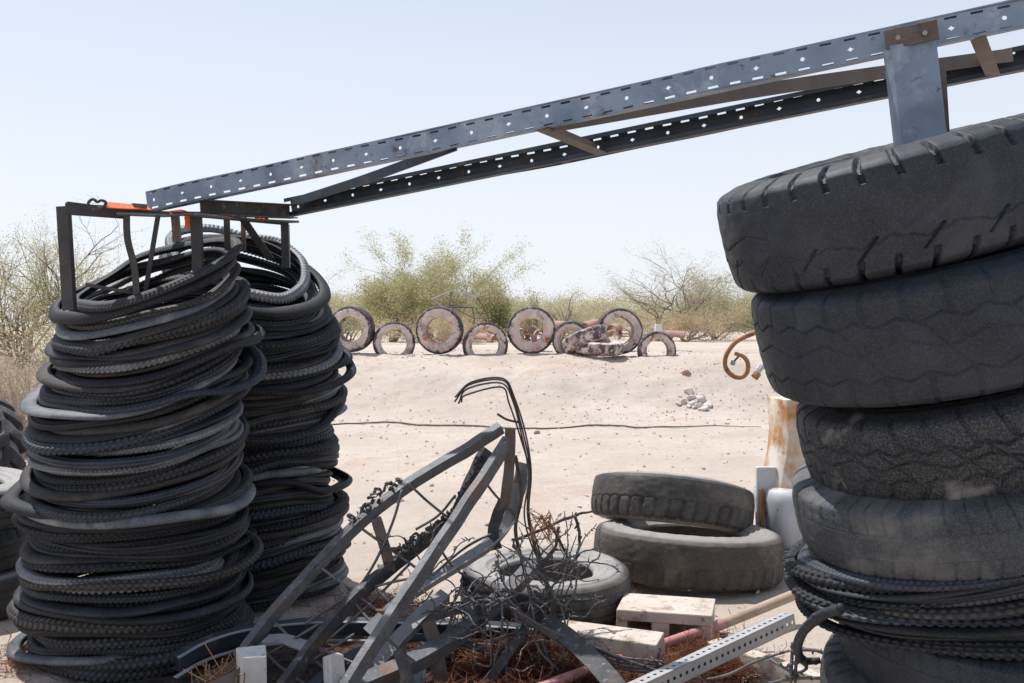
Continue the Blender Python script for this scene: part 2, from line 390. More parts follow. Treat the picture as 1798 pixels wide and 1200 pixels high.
def pebbles(name, n, xr, yr, smin, smax, m, seed, dens=None):
    r = np.random.default_rng(seed); V = []; Fc = []; c = 0
    base = np.array([[1,0,0],[-.5,.87,0],[-.5,-.87,0],[.3,.2,.8],[-.4,-.1,.7],[.1,.2,-.8]])
    fa = np.array([[0,1,3],[1,4,3],[1,2,4],[2,0,3],[2,3,4],[0,5,1],[1,5,2],[2,5,0]])
    k = 0
    while k < n:
        x = r.uniform(*xr); y = r.uniform(*yr)
        if dens is not None and r.random() > dens(x, y): continue
        s = smin + (smax-smin)*r.random()**6
        R = np.array(Matrix.Rotation(r.uniform(0, 6.28), 3, 'Z') @ Matrix.Rotation(r.uniform(0, 6.28), 3, 'X'))
        P = (base*(1+r.uniform(-.3, .3, base.shape))*s*np.array([1, .9, .7])) @ R.T + np.array([x, y, float(gz(x, y))+s*.2])
        V.append(P); Fc.append(fa+c); c += len(P); k += 1
    o = put(name, mesh_np(name, np.concatenate(V), np.concatenate(Fc), smooth=False), m)
    return tag(o, "loose pebbles and stones scattered over the sandy ground and bank", "gravel", kind='stuff')
pebbles("gravel", 14000, (-5, 5.5), (3.2, 15), .003, .024, MATS['stone'], 3,
        lambda x, y: .35 + .65*(vnoise(np.array(x*.8), np.array(y*.8), 21) > .05) if y > 10.5 else .30)

# ------------------------------------------------------------------ tyres
def resample(P, n, w=None):
    d = np.concatenate([[0], np.cumsum(np.linalg.norm(np.diff(P, axis=0), axis=1))]); d /= d[-1]
    t = np.linspace(0, 1, n)
    return np.stack([np.interp(t, d, P[:, i]) for i in range(P.shape[1])], 1)
def tri(x): return np.abs((x % 1)*2-1)*2-1
def groove(d, w): return 1 - sstep(w*.72, w, np.abs(d))

def tread_pattern(kind, s, y):
    """s: 0..1 round the tyre, y: -0.5..0.5 across it; returns 0..1 groove depth"""
    if kind == 'block':      # all terrain: zigzag grooves, shoulder blocks, cross sipes
        n = 34; q = s*n
        g = np.maximum(groove(y-.16-.035*tri(q), .016), groove(y+.16-.035*tri(q+.4), .016))
        g = np.maximum(g, groove(y-.02-.05*tri(q*.5), .013))
        sh = (np.abs(y) > .19)
        g = np.maximum(g, sh*groove(((q+np.abs(y)*1.2+.5*(y > 0)) % 1)-.5, .085))
        mid = (np.abs(y) < .17)
        g = np.maximum(g, mid*groove(((q+y*3.0) % 1)-.5, .05)*.8)
        return g
    if kind == 'chunky':
        n = 26; q = s*n
        sh = np.abs(y) > .13
        g = sh*groove(((q+np.abs(y)*1.0+.5*(y > 0)) % 1)-.5, .12)
        g = np.maximum(g, groove(np.abs(y)-.15-.05*tri(q), .02))
        g = np.maximum(g, (np.abs(y) < .15)*groove(((q+tri(y*3)*.5) % 1)-.5, .06))
        g = np.maximum(g, (np.abs(y) > .34)*groove(((q*2+.25) % 1)-.5, .08)*.6)
        return g
    if kind == 'lugged':     # nearly bald crown, open shoulder lugs, one thin zigzag line
        n = 40; q = s*n
        y = -y; g = groove(y-.17-.030*tri(q*.5)-.01*tri(q*1.5+.2), .009)*.4
        g = np.maximum(g, groove(y+.02-.06*tri(q*.25+.1), .008)*.6*(vnoise(s*9, y*0, 2) > -.1))
        sh = np.abs(y) > .30
        g = np.maximum(g, sh*groove(((q*.85+np.abs(y)*.8+.5*(y > 0)) % 1)-.5, .10)*1.25)
        return np.maximum(g, (y > .12)*(y < .3)*groove(((q*.5+y*2) % 1)-.5, .03))
    if kind == 'hex':
        n = 30; q = s*n
        g = np.maximum(groove(y-.22-.03*tri(q), .010), groove(y+.22-.03*tri(q+.5), .010))
        g = np.maximum(g, groove(y-.03-.05*tri(q*.5), .008)*.7)
        g = np.maximum(g, (np.abs(y) > .22)*groove(((q+.3*(y > 0)) % 1)-.5, .07))
        return np.maximum(g, (np.abs(y) < .2)*groove(((q*.5+y*1.2) % 1)-.5, .022)*.7)
    if kind == 'sipe':
        q = s*60
        g = (np.abs(y) > .17)*groove(((q+.8*np.abs(y)) % 1)-.5, .07)
        return np.maximum(g, groove(np.abs(y)-.16, .008)*.5)
    if kind == 'oneside':
        q = s*40
        g = (y < -.05)*groove(((q+.5*np.abs(y)) % 1)-.5, .14)
        return np.maximum(g, groove(y+.05-.015*tri(q), .012)*.6)
    if kind == 'rib':
        g = np.maximum.reduce([groove(y-k, .018) for k in (-.26, -.09, .09, .26)])
        return g
    if kind == 'shoulder':
        n = 44; q = s*n
        g = (np.abs(y) > .24)*groove(((q+.6*np.abs(y)) % 1)-.5, .15)
        return np.maximum(g, np.maximum(groove(y-.12-.02*tri(q), .014), groove(y+.12-.02*tri(q), .014)))
    if kind == 'lug':
        n = 18; q = s*n
        return (np.abs(y) > .06)*groove(((q+np.abs(y)*1.5+.5*(y > 0)) % 1)-.5, .24)
    return y*0

def tyre_mesh(name, R, Wd, Rb, kind, depth, nu=240, nt=40, seed=0, wob=.0, sag=.0, flat=1.0, rows=True):
    """axis along Z, centre at origin.  flat<1 makes a squashed (oval) carcass"""
    r = np.random.default_rng(seed)
    half = np.array([[Rb, .34*Wd], [Rb+.012, .40*Wd], [Rb+.03, .445*Wd], [Rb+.35*(R-Rb), .492*Wd], [Rb+.62*(R-Rb), .50*Wd], [R-.045, .475*Wd], [R-.022, .445*Wd], [R-.009, .40*Wd]])
    half = np.array([*half]);
    hs = spline(half, 4)
    side = resample(hs, 36)
    a = np.linspace(.40, -.40, nt+2)[1:-1]
    tr = np.stack([R - .009*(np.abs(a)/.40)**3, a*Wd], 1)
    outer = np.vstack([side, tr, (side*np.array([1, -1]))[::-1]])
    t_in = .012
    inn = np.vstack([[Rb-.004, -.32*Wd], [Rb+.02, -.37*Wd], [Rb+.5*(R-Rb), -.47*Wd+t_in*.3], [R-.05, -.41*Wd], [R-.022, -.30*Wd], [R-.018, 0]])
    inn = np.vstack([inn, (inn[:-1]*np.array([1, -1]))[::-1]])
    inn = resample(inn, 14)
    prof = np.vstack([outer, inn]); m = len(prof); no = len(outer)
    T = np.gradient(outer, axis=0); nrm = np.stack([-T[:, 1], T[:, 0]], 1); nrm /= np.linalg.norm(nrm, axis=1)[:, None]
    if nrm[no//2, 0] < 0: nrm = -nrm
    th = np.linspace(0, 2*math.pi, nu, endpoint=False)
    P = np.repeat(prof[None], nu, 0)
    yy = outer[:, 1]/Wd
    mask = sstep(R-(.115 if kind == 'lugged' else .075), R-(.07 if kind == 'lugged' else .03), outer[:, 0])
    S, YY = np.meshgrid(th/(2*math.pi), yy, indexing='ij')
    dsp = tread_pattern(kind, S, YY)*mask[None]*depth
    wear = 1 - .5*np.clip(vnoise(np.cos(th)*3+seed, np.sin(th)*3, 4), 0, 1)
    dsp = dsp*wear[:, None]
    if rows:                        # raised rings moulded in the side wall
        fr = (outer[:, 0]-Rb)/(R-Rb); sw = (mask < .02)
        dsp += -(sw*(.0036*np.clip(np.sin(fr*40)*2-.4, 0, 1)))[None]
    dsp += .0012*vnoise(S*90, YY*14, 3) 
    P[:, :no] -= nrm[None]*dsp[..., None]
    wb = 1 + wob*(.6*np.sin(2*th+seed) + .4*np.sin(3*th+seed*1.7))
    zz = sag*(np.sin(2*th+seed*.7))
    V = np.stack([P[..., 0]*np.cos(th)[:, None]*wb[:, None], P[..., 0]*np.sin(th)[:, None]*wb[:, None]*flat, P[..., 1]+zz[:, None]], -1)
    I = np.arange(nu*m).reshape(nu, m); A = np.roll(I, -1, 0)
    Q = np.stack([I, A, np.roll(A, -1, 1), np.roll(I, -1, 1)], -1).reshape(-1, 4)
    tm = np.zeros((nu, m)); tm[:, :no] = sstep(R-.05, R-.02, outer[:, 0])[None]
    uv = np.stack([np.repeat(th[:, None]/(2*math.pi), m, 1), np.repeat(np.linspace(0, 1, m)[None], nu, 0)], -1)
    return mesh_np(name, V.reshape(-1, 3), Q, uv.reshape(-1, 2), True, {"tread": tm.ravel()})

def orient(o, loc, pitch=0, roll=0, spin=0):
    """pitch: front edge down toward the camera; roll: right edge up (degrees)"""
    o.location = [float(v) for v in loc]
    o.rotation_euler = (Matrix.Rotation(math.radians(-roll), 4, 'Y') @ Matrix.Rotation(math.radians(pitch), 4, 'X') @ Matrix.Rotation(math.radians(spin), 4, 'Z')).to_euler()
    return o

# --- the stack of big tyres on the right, threaded over the post
GRP_R = "car tyres in the tall stack on the right"
for (c, z, R, Wd, kind, dep, pit, rol, m, sd_, lab, wb, nu) in (
    ((.885, 2.30), 1.333, .400, .252, 'lugged', .0105, 5.6, 14.6, 'tyre_dark', 3, "worn black off road tyre tilted on top of the tall right tyre stack", .004, 1000),
    ((.965, 2.28), 1.090, .400, .262, 'hex', .0055, 6.2, 15.2, 'tyre_dark', 9, "worn black tyre second from the top of the tall right stack", .004, 1000),
    ((1.055, 2.28), .852, .390, .200, 'block', .0065, 4, 15, 'tyre_mud', 5, "black tyre with pale scuffs, third from the top of the right stack", .006, 900),
    ((1.055, 2.27), .690, .402, .168, 'sipe', .0045, 5, 13.5, 'tyre_grey', 14, "bald greyish tyre directly above the bicycle tyres in the right stack", .014, 700),
    ((1.16, 2.27), .345, .395, .165, 'sipe', .0040, 5, 3, 'tyre_dark', 21, "dark tyre right under the bicycle tyres in the right stack", .006, 520),
    ((1.12, 2.27), .20, .400, .150, 'shoulder', .0030, 4, 0, 'tyre_grey', 25, "greyish tyre at the bottom right corner, lowest visible of its stack", .01, 420),
    ((1.10, 2.28), .085, .400, .165, 'block', .0040, 0, 0, 'tyre_dark', 27, "black tyre lying on the ground beneath the tall right stack", .004, 300)):
    me = tyre_mesh("car_tyre", R, Wd, .215, kind, dep, nu, 76 if nu > 400 else 40, sd_, wb, .003)
    o = orient(put("car_tyre", me, MATS[m]), (c[0], c[1], z), pit, rol, sd_*37)
    tag(o, lab, "tyre", GRP_R)

# --- tyres lying on the sand in the middle
def ground_tyre(px, py, d, R, Wd, kind, dep, m, lab, pitch=0, roll=0, seed=0, z=None, group="tyres lying on the sand behind the scrap", Rb=None, **kw):
    p = W(px, py, d)
    o = put("car_tyre", tyre_mesh("car_tyre", R, Wd, Rb or R*.56, kind, dep, 420, 40, seed, kw.get('wob', .008), kw.get('sag', .004)), MATS[m])
    orient(o, (p[0], d, p[2] if z is None else z), pitch, roll, seed*31)
    return tag(o, lab, "tyre", group)
ground_tyre(958, 1000, 3.60, .308, .19, 'rib', .006, 'tyre_ground', "dusty ribbed tyre lying flat behind the tangled scrap metal", 2, 0, 1, z=.088)
ground_tyre(1208, 990, 4.18, .395, .20, 'oneside', .006, 'tyre_ground_b', "dusty brown tyre lying flat under another tilted tyre on the sand", -3, -2.4, 2, z=.10, wob=.012)
ground_tyre(1180, 897, 4.46, .362, .20, 'oneside', .009, 'tyre_ground', "grey dusty tyre tilted and resting on top of another on the sand", -12.5, -7.5, 5, z=.250, wob=.012)

# --- tyres at the left edge
GRP_L = "tyres heaped at the left edge"
ground_tyre(-95, 870, 3.75, .345, .17, 'rib', .005, 'tyre_pale', "pale dusty tyre lying topmost at the left edge beside the bicycle tyres", 1.5, -3, 7, z=.385, group=GRP_L)
ground_tyre(-105, 1000, 3.7, .33, .17, 'shoulder', .005, 'tyre_dark', "black tyre in the middle of the heap at the left edge", 2, 0, 8, z=.235, group=GRP_L)
ground_tyre(-92, 1080, 3.7, .345, .155, 'rib', .005, 'tyre_pale', "greyish tyre lowest in the heap at the left edge", 3, -3, 9, z=.085, group=GRP_L)
o = put("tractor_tyre", tyre_mesh("tractor_tyre", .34, .22, .19, 'lug', .028, 420, 40, 31, .01, 0), MATS['tyre_pale'])
p = W(-78, 840, 4.25); o.location = (p[0], 4.3, .415); o.rotation_euler = (math.radians(78), math.radians(20), math.radians(-38))
tag(o, "grey chunky lugged tyre leaning upright at the left edge before dry brush", "tyre", GRP_L)

# --- painted tyres along the bank
GRP_B = "painted tyres along the top of the bank"
def bank_tyre(px, py, d, Rpx, lab, tilt=0, yaw=0, seed=0, Wd=.2, hole=.56, orange=.66, sink=0, flat=1, rot=None):
    p = W(px, py, d); R = Rpx*d/F
    o = put("painted_tyre", tyre_mesh("painted_tyre", R, Wd, R*hole, 'block', .006, 200, 24, seed, .012, .004, flat), painted_tyre("flaking tyre paint %s" % ordinal(seed), seed, orange, .10 if seed > 8 else .20))
    o.location = [float(v) for v in p]
    o.rotation_euler = rot if rot else (math.radians(90+tilt), math.radians(seed*13), math.radians(yaw))
    return tag(o, lab, "tyre", GRP_B)
BD = 13.75
bank_tyre(618, 578, BD, 41, "whitewashed upright tyre, leftmost on the bank, next to the bicycle tyres", 3, -16, 1, .20, .56)
bank_tyre(692, 602, BD, 37, "small half buried white tyre between the two leftmost upright bank tyres", -3, 8, 2, .18, .62)
bank_tyre(772, 580, BD, 42, "large white upright tyre with orange specks below the wire star frame", 2, -4, 3, .22, .54, .60)
bank_tyre(852, 606, BD-.1, 40, "half buried orange stained tyre arch between the two largest upright tyres", -3, 6, 4, .19, .62, .55)
bank_tyre(933, 580, BD, 42, "white and orange upright tyre with clay roof tiles showing through its hole", 2, 2, 5, .21, .50, .58)
bank_tyre(1087, 582, BD+.15, 41, "mauve upright tyre leaning behind the heap of three fallen tyres", 4, 14, 6, .2, .60, .64)
bank_tyre(1153, 616, BD-.1, 34, "dark half buried tyre arch, rightmost on the bank", 0, 4, 7, .17, .58, .63)
bank_tyre(1003, 597, BD-.05, 34, "dark painted tyre leaning upright at the left end of the fallen heap", -28, -32, 8, .2, .58, .60)
bank_tyre(1026, 598, BD-.12, 42, "split grey tyre slumped diagonally over the fallen heap", 0, 0, 9, .2, .58, .66, rot=(math.radians(-12), math.radians(-24), math.radians(0)))
bank_tyre(1052, 611, BD-.22, 43, "flattened tyre lying on its side at the front of the fallen heap", 0, 0, 10, .17, .58, .7, rot=(math.radians(3), math.radians(2), 0))

# ------------------------------------------------------------------ bicycle tyres
def rows_profile(rows):
    """section angles with raised rows: list of (centre, half width); returns angles and row index (-1 = carcass)"""
    a = [(-2.35, -1), (-2.0, -1)]
    for k, (c, h) in enumerate(rows): a += [(c-h-.06, -1), (c-h, k), (c+h, k), (c+h+.06, -1)]
    a += [(2.0, -1), (2.35, -1)]
    return np.array([x for x, _ in a]), np.array([k for _, k in a])
STYLES = [rows_profile([(-1.08, .30), (0, .40), (1.08, .30)]), rows_profile([(-1.35, .22), (-.45, .28), (.45, .28), (1.35, .22)]),
          rows_profile([(-1.25, .26), (-.42, .20), (.42, .20), (1.25, .26)]), (np.linspace(-2.35, 2.35, 12), np.full(12, -1))]
def bike_mesh(name, th, r, zc, twist, rho, vsq, knob, nk, style, mapfn, seed):
    """ring with an open C section; th grid, path radius r(th), path height zc(th)"""
    n = len(th)
    KN, row = STYLES[style if knob > 0 else 3]
    ph = KN[None]+twist[:, None]
    u = th/(2*math.pi)*nk
    ro = np.full((n, len(KN)), rho)
    if knob > 0:
        du = (.5*(row % 2) + .12*np.abs(KN))[None]
        on = (((u[:, None]+du) % 1) < (.55 if style != 2 else .62))*(row >= 0)[None]
        if style == 2: on = np.where((np.abs(KN) < .7)[None] & (row >= 0)[None], True, on)
        ro = ro + knob*on
    ri = np.full((n, 5), rho-.005); phi_i = np.linspace(2.3, -2.3, 5)[None]+twist[:, None]
    R = np.concatenate([ro, ri], 1); PH = np.concatenate([ph, phi_i], 1); m = R.shape[1]
    rad = r[:, None] + R*np.cos(PH); z = zc[:, None] + R*np.sin(PH)*vsq
    V = np.stack([rad*np.cos(th)[:, None], rad*np.sin(th)[:, None], z], -1).reshape(-1, 3)
    V = mapfn(V)
    I = np.arange(n*m).reshape(n, m); A2 = np.roll(I, -1, 0)
    Q = np.stack([I, A2, np.roll(A2, -1, 1), np.roll(I, -1, 1)], -1).reshape(-1, 4)
    on_ = np.zeros((n, m))
    if knob > 0: on_[:, :len(KN)] = on
    return V, Q, on_.ravel()

def csmooth(v, sig):
    n = len(v); k = np.fft.rfftfreq(n, 1/n)
    return np.fft.irfft(np.fft.rfft(v)*np.exp(-.5*(k*sig)**2), n)

def bike_stack(top_h, mapfn, where, group, seed, Rr=(.272, .315), nmax=78, loose=4, sx=1.0, rhos=(.018, .025), bul=.28, plist=None):
    r_ = np.random.default_rng(seed); nt = 128
    tg = np.linspace(0, 2*math.pi, nt, endpoint=False)
    r0, r1, dr = .10, .60, .01; nr = int((r1-r0)/dr); H = np.zeros((nt, nr)); rc = r0+dr*(np.arange(nr)+.5)
    items = []
    while len(items) < nmax:
        k = len(items); vs = r_.uniform(.40, .62) if r_.random() < .62 else r_.uniform(.68, .90); rho = r_.uniform(*rhos)*(1.2 if vs < .63 else 1.0)
        R0 = r_.uniform(*Rr); ex, ey = r_.normal(0, .017, 2); e2 = r_.normal(0, .014); p2 = r_.uniform(0, 6.28)
        rr = R0 + ex*np.cos(tg) + ey*np.sin(tg) + e2*np.cos(2*tg+p2) + .004*np.cos(5*tg+p2*3)
        if r_.random() < bul:
            a0 = r_.choice([math.pi, 0, -.3, 3.5]) + r_.normal(0, .35); rr = rr + r_.uniform(.015, .05)*np.exp(-.5*((((tg-a0+math.pi) % (2*math.pi))-math.pi)/.42)**2)
        band = np.abs(rc[None]-rr[:, None]) < rho*1.0
        zb = np.where(band, H, -1).max(1); zb = np.maximum(zb, np.median(zb)-.030)
        zs = csmooth(zb, .40); zs2 = csmooth(zb, .14)
        z = .40*zs+.60*zs2 + rho*vs*.74 + r_.normal(0, .009)*np.cos(tg+r_.uniform(0, 6.28)) + .007*csmooth(r_.normal(0, 3, nt), .33)
        H = np.where(np.abs(rc[None]-rr[:, None]) < rho*1.2, np.maximum(H, (z+rho*vs*.60)[:, None]), H)
        if z.mean() > top_h: break
        items.append((rr, z, rho, vs))
    n_all = len(items)
    for k, (rr, z, rho, vsq_) in enumerate(items):
        typ = r_.random(); style = int(r_.integers(0, 3))
        knob = .0046 if typ < .34 else (.0026 if typ < .66 else 0.0)
        n = 720 if knob > 0 else 220
        th = np.linspace(0, 2*math.pi, n, endpoint=False)
        ri = np.interp(th, tg, rr, period=2*math.pi); zi = np.interp(th, tg, z, period=2*math.pi)
        if n_all-k <= loose: zi = zi + .014*(loose-(n_all-k)+1)
        tw0 = r_.normal(0, .5); tw = tw0 + .5*np.sin(th+r_.uniform(0, 6.28))*r_.random() + .25*np.sin(3*th+r_.uniform(0, 6.28))
        nk = int(round(2*math.pi*.33/((.021 if style == 0 else .019) if knob > .004 else .0145))); nk = 103 if knob > .004 else 144
        mi = r_.choice(5, p=[.25, .22, .20, .19, .14])
        V, Q, on_ = bike_mesh("b", th, ri, zi, tw, rho, vsq_, knob, nk, style, lambda v: mapfn(v, sx), seed*100+k)
        c = V.mean(0)
        o = put("bicycle_tyre", mesh_np("bicycle_tyre", V-c, Q, None, True, {"tread": on_}), MATS['bike'][mi], None, c)
        look = {0: "black", 1: "charcoal", 2: "brownish", 3: "faded grey", 4: "blue black"}[int(mi)] + " " + ("knobbly" if knob > .003 else "fine treaded" if knob > 0 else "smooth")
        pos = n_all-k
        tag(o, "%s bicycle tyre, %s %s" % (look, "topmost" if pos == 1 else ordinal(pos)+" from the top", where), "bicycle tyre", group)
    return n_all

def mapper(cxs, cys, zs, pits, rols, S, scl=(1, 1)):
    """bend a straight stack: lists give centre x, centre y, height, pitch, roll along t = 0..1"""
    def f(V, sx):
        t = V[:, 2]/S
        g_ = lambda L: np.interp(t, np.linspace(0, 1, len(L)), L)
        tc = np.clip(t, 0, 1.2)
        cx, cy, cz = g_(cxs), g_(cys), g_(zs) + np.clip(t-1, 0, 1)*S
        p = np.radians(g_(pits)); q = np.radians(g_(rols))
        x, y = V[:, 0]*sx*g_(scl), V[:, 1]*g_(scl)
        y2, z2 = y*np.cos(p), y*np.sin(p)
        x3, z3 = x*np.cos(q)-z2*np.sin(q)*0, x*np.sin(q)+z2
        return np.stack([cx+x3, cy+y2, cz+z3], 1)
    return f
S1 = 1.16
bike_stack(S1, mapper([-1.222, -1.225, -1.225, -1.21, -1.195], [3.25, 3.25, 3.26, 3.28, 3.29], [.02, .31, .60, .89, 1.17], [4, 5, 8, 15, 27], [0, 1, 2, 5, 13], S1, (1.05, 1.03, 1.0, .97, .90)),
           "of the near left stack", "bicycle tyres stacked in the near left pillar", 5)
S2 = 1.16
bike_stack(S2, mapper([-1.0, -1.01, -1.01, -1.0, -1.07], [3.92, 3.92, 3.92, 3.92, 3.92], [.02, .31, .62, .94, 1.25], [3, 4, 8, 14, 24], [1, 4, 6, 1, -17], S2),
           "of the far left stack", "bicycle tyres stacked in the far left pillar", 8)
S3 = .195
bike_stack(S3, mapper([1.03, 1.0, .985], [2.27, 2.27, 2.26], [.40, .488, .566], [4, 5, 5], [3, 8, 13], S3),
           "of the right bundle", "bicycle tyres bundled in the right stack", 17, Rr=(.285, .325), nmax=22, loose=0, sx=1.03, rhos=(.016, .021), bul=.3)

# ------------------------------------------------------------------ overhead frame of slotted rails on its post
def frame_axes(P0, P1, back=(0, 1, 0)):
    ux = P1-P0; L = np.linalg.norm(ux); ux /= L
    uy = np.asarray(back, float); uy = uy-ux*uy.dot(ux); uy /= np.linalg.norm(uy)
    uz = np.cross(ux, uy); return L, ux, uy, uz

def slotted_rail(name, P0, P1, Hh, fl, open_front, mat_, parent, pitch=.057, lip=.012):
    L, ux, uy, uz = frame_axes(P0, P1)
    n = int(L/pitch); s = -1 if open_front else 1
    V = []; Q = []
    def quad(a): 
        b = len(V); V.extend(a); Q.append((b, b+1, b+2, b+3))
    def pt(x, z, y=0): return P0+ux*x+uz*(z-Hh/2+.0035*math.sin(x*4.1+Hh)+.0015*math.sin(x*11))+uy*(y+.003*math.sin(x*5.3))
    def rect(x0, x1, z0, z1): quad([pt(x0, z0), pt(x1, z0), pt(x1, z1), pt(x0, z1)])
    e, sh = .0030, .0060
    for i in range(n):
        x0 = i*pitch; a, b, x1 = x0+.016, x0+.043, x0+pitch
        rect(x0, x1, 0, e); rect(x0, x1, Hh-e, Hh)
        for z0 in (e, Hh-e-sh): rect(x0, a, z0, z0+sh); rect(b, x1, z0, z0+sh)
        zl, zh = e+sh, Hh-e-sh; zm = Hh/2; xm = x0+pitch/2
        if i % 2 == 0:
            dia = (i//2) % 2; r = .0055
            ring = [(math.cos(k*math.pi/4)*(r if not dia else (r*1.5 if k % 4 == 0 else r*1.0 if k % 2 == 0 else r*.85)), math.sin(k*math.pi/4)*(r if not dia else (r*1.1 if k % 4 == 2 else r*.7 if k % 2 else 0))) for k in range(8)]
            out = [(x1, zm), (x1, zh), (xm, zh), (x0, zh), (x0, zm), (x0, zl), (xm, zl), (x1, zl)]
            for k in range(8):
                k2 = (k+1) % 8
                quad([pt(xm+ring[k][0], zm+ring[k][1]), pt(*out[k]), pt(*out[k2]), pt(xm+ring[k2][0], zm+ring[k2][1])])
        else: rect(x0, x1, zl, zh)
    X = n*pitch
    for z in (0, Hh):
        quad([pt(0, z), pt(X, z), pt(X, z, s*fl), pt(0, z, s*fl)])
        dz = lip if z == 0 else -lip
        quad([pt(0, z, s*fl), pt(X, z, s*fl), pt(X, z+dz, s*fl), pt(0, z+dz, s*fl)])
    off = np.array(parent.location)
    o = put(name, mesh_np(name, np.array(V)-off, np.array(Q), smooth=False), mat_, parent)
    md = o.modifiers.new("thickness", 'SOLIDIFY'); md.thickness = .0028; md.offset = 0
    return o

fr = thing("overhead_frame", "overhead ladder frame of slotted grey steel rails spanning the two stacks", "steel frame", (.98, 2.36, 0))
r1a, r1b = W(258, 354, 3.25), W(1798, 22, 2.30); r2a, r2b = W(512, 366, 3.62), W(1798, 106, 2.74)
r1c = r1a+(r1b-r1a)*1.35; r2c = r2a+(r2b-r2a)*1.30
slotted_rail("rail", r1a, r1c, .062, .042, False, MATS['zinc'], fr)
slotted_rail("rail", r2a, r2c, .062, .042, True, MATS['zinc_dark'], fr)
def alongpx(a, b, px):   # point of segment ab seen at photo column px
    lo, hi = 0., 1.4
    for _ in range(50):
        t = (lo+hi)/2; p = a+(b-a)*t
        if CX+F*p[0]/p[1] < px: lo = t
        else: hi = t
    return a+(b-a)*t
low = np.array([0, 0, -.028])
MB().sweep(Cprof(.04, .05), [W(345, 366, 3.16)+np.array([0, .04, -.02]), W(508, 370, 3.58)+np.array([0, 0, -.03])], (0, 0, 1)).build("crosspiece", MATS['burnt_dark'], fr)
a = alongpx(r1a, r1b, 940)+low+np.array([0, .02, -.004]); b = alongpx(r2a, r2b, 1045)+low+np.array([0, -.03, -.004])
MB().sweep(Lprof(.042, .036, .004), [a, b], (0, 0, 1)).build("crosspiece", MATS['tan_steel'], fr)
a = alongpx(r1a, r1b, 1712)+low+np.array([0, .03, .0]); b = alongpx(r2a, r2b, 1722)+low+np.array([0, -.03, -.002])
MB().sweep(Lprof(.036, .036, .004), [a, b], (0, 0, 1)).build("crosspiece", MATS['tan_steel'], fr)
a = alongpx(r1a, r1b, 800)+low+np.array([0, .03, .003]); b = alongpx(r2a, r2b, 520)+np.array([0, -.05, .012])
MB().sweep(Rprof(.006, .030), [a, (a+b)/2+np.array([0, 0, -.006]), b], (0, 0, 1), 5).build("diagonal_brace", MATS['zinc_dark'], fr)
a = alongpx(r1a, r1b, 965)+low+np.array([0, .045, .004]); b = alongpx(r2a, r2b, 1760)+np.array([0, -.055, .012])
MB().sweep(Rprof(.006, .036), [a, (a+b)/2+np.array([0, 0, .010]), b], (0, 0, 1), 5).build("diagonal_brace", MATS['tan_steel'], fr)
pt_, pb_ = W(1603, 76, 2.352), W(1622, 250, 2.352)
dirp = (pb_-pt_)/(pb_[2]-pt_[2]); foot = pt_+dirp*(0.0-pt_[2])*1.0
foot = np.array([pt_[0]+.192*1.0, 2.352, 0.0]); pb_ = foot+(pt_-foot)*.5
mid = pb_.copy()
po = MB().sweep([(-.054, -.004), (.054, -.004), (.054, .046), (.049, .046), (.049, .001), (-.049, .001), (-.049, .046), (-.054, .046)], [foot, mid, pt_], (0, 1, 0)).build("post", MATS['zinc'], fr)
pc = W(1600, 62, 2.343)
ax = frame_axes(r1a, r1b); A3 = np.array([ax[1], ax[2], ax[3]])
pl = MB().box(pc, .118, .005, .046, A3).build("mounting_plate", MATS['rust_steel'], fr, bevel=.001)
for px in (1577, 1624):
    MB().tube([W(px, 66-(px-1577)*.17, 2.322), W(px, 66-(px-1577)*.17, 2.346)], .0062, 6).build("bolt", MATS['pale_steel'], pl)
MB().sweep(Rprof(.022, .005), [W(1652, 120, 2.38), W(1660, 252, 2.38)], (0, 1, 0)).build("side_strip", MATS['rust_steel'], fr)

# ------------------------------------------------------------------ black stand over the left stacks, straps
A_, B_, C_, D_ = W(120, 360, 2.98), W(360, 378, 3.18), W(514, 391, 3.66), W(308, 376, 3.58)
st = thing("metal_stand", "black welded metal stand whose legs drop into the bicycle tyre stacks", "stand", (A_[0], A_[1], 0))
def flat(pts, w, t, name, m, up=(0, 0, 1), sub=0): return MB().sweep(Rprof(w, t), pts, up, sub).build(name, m, st)
flat([A_+np.array([-.006, 0, .004]), (A_+B_)/2+np.array([.0, 0, -.006]), B_+np.array([.01, 0, .004])], .045, .008, "top_bar", MATS['black_steel'], sub=4)
MB().sweep(Rprof(.006, .036), [A_+np.array([0, -.022, -.014]), (A_*.55+B_*.45)+np.array([0, -.022, -.014])], (0, 0, 1)).build("top_rail", MATS['black_steel'], st)
flat([B_+np.array([-.08, .03, .010]), (B_*.6+C_*.4)+np.array([0, 0, -.004]), C_+np.array([.004, 0, .002])], .045, .008, "top_bar", MATS['black_steel'], sub=4)
flat([A_+np.array([.01, .03, .0]), D_], .04, .007, "top_bar", MATS['black_steel'])
flat([D_, C_+np.array([-.02, .02, -.004])], .04, .007, "top_bar", MATS['black_steel'])
flat([W(205, 376, 3.0), W(290, 379, 3.05), W(340, 377, 3.10), W(400, 384, 3.2)], .05, .005, "top_plate", MATS['burnt_steel'], sub=4)
def leg(pts, w, m=MATS['black_steel'], sub=0): return MB().sweep(Lprof(w, w*.8, .005), pts, (0, 1, 0), sub).build("leg", m, st)
leg([W(129, 545, 2.99), W(118, 362, 2.98)], .034)
leg([W(356, 498, 3.19), W(351, 380, 3.18)], .032)
leg([W(508, 470, 3.66), W(506, 394, 3.66)], .028)
leg([W(316, 425, 3.63), W(312, 378, 3.60)], .026, MATS['rust_steel'])
MB().sweep(Rprof(.020, .005), [W(240, 520, 3.06), W(236, 470, 3.05), W(224, 420, 3.03), W(222, 374, 3.02)], (0, 1, 0), 5).build("strut", MATS['black_steel'], st)
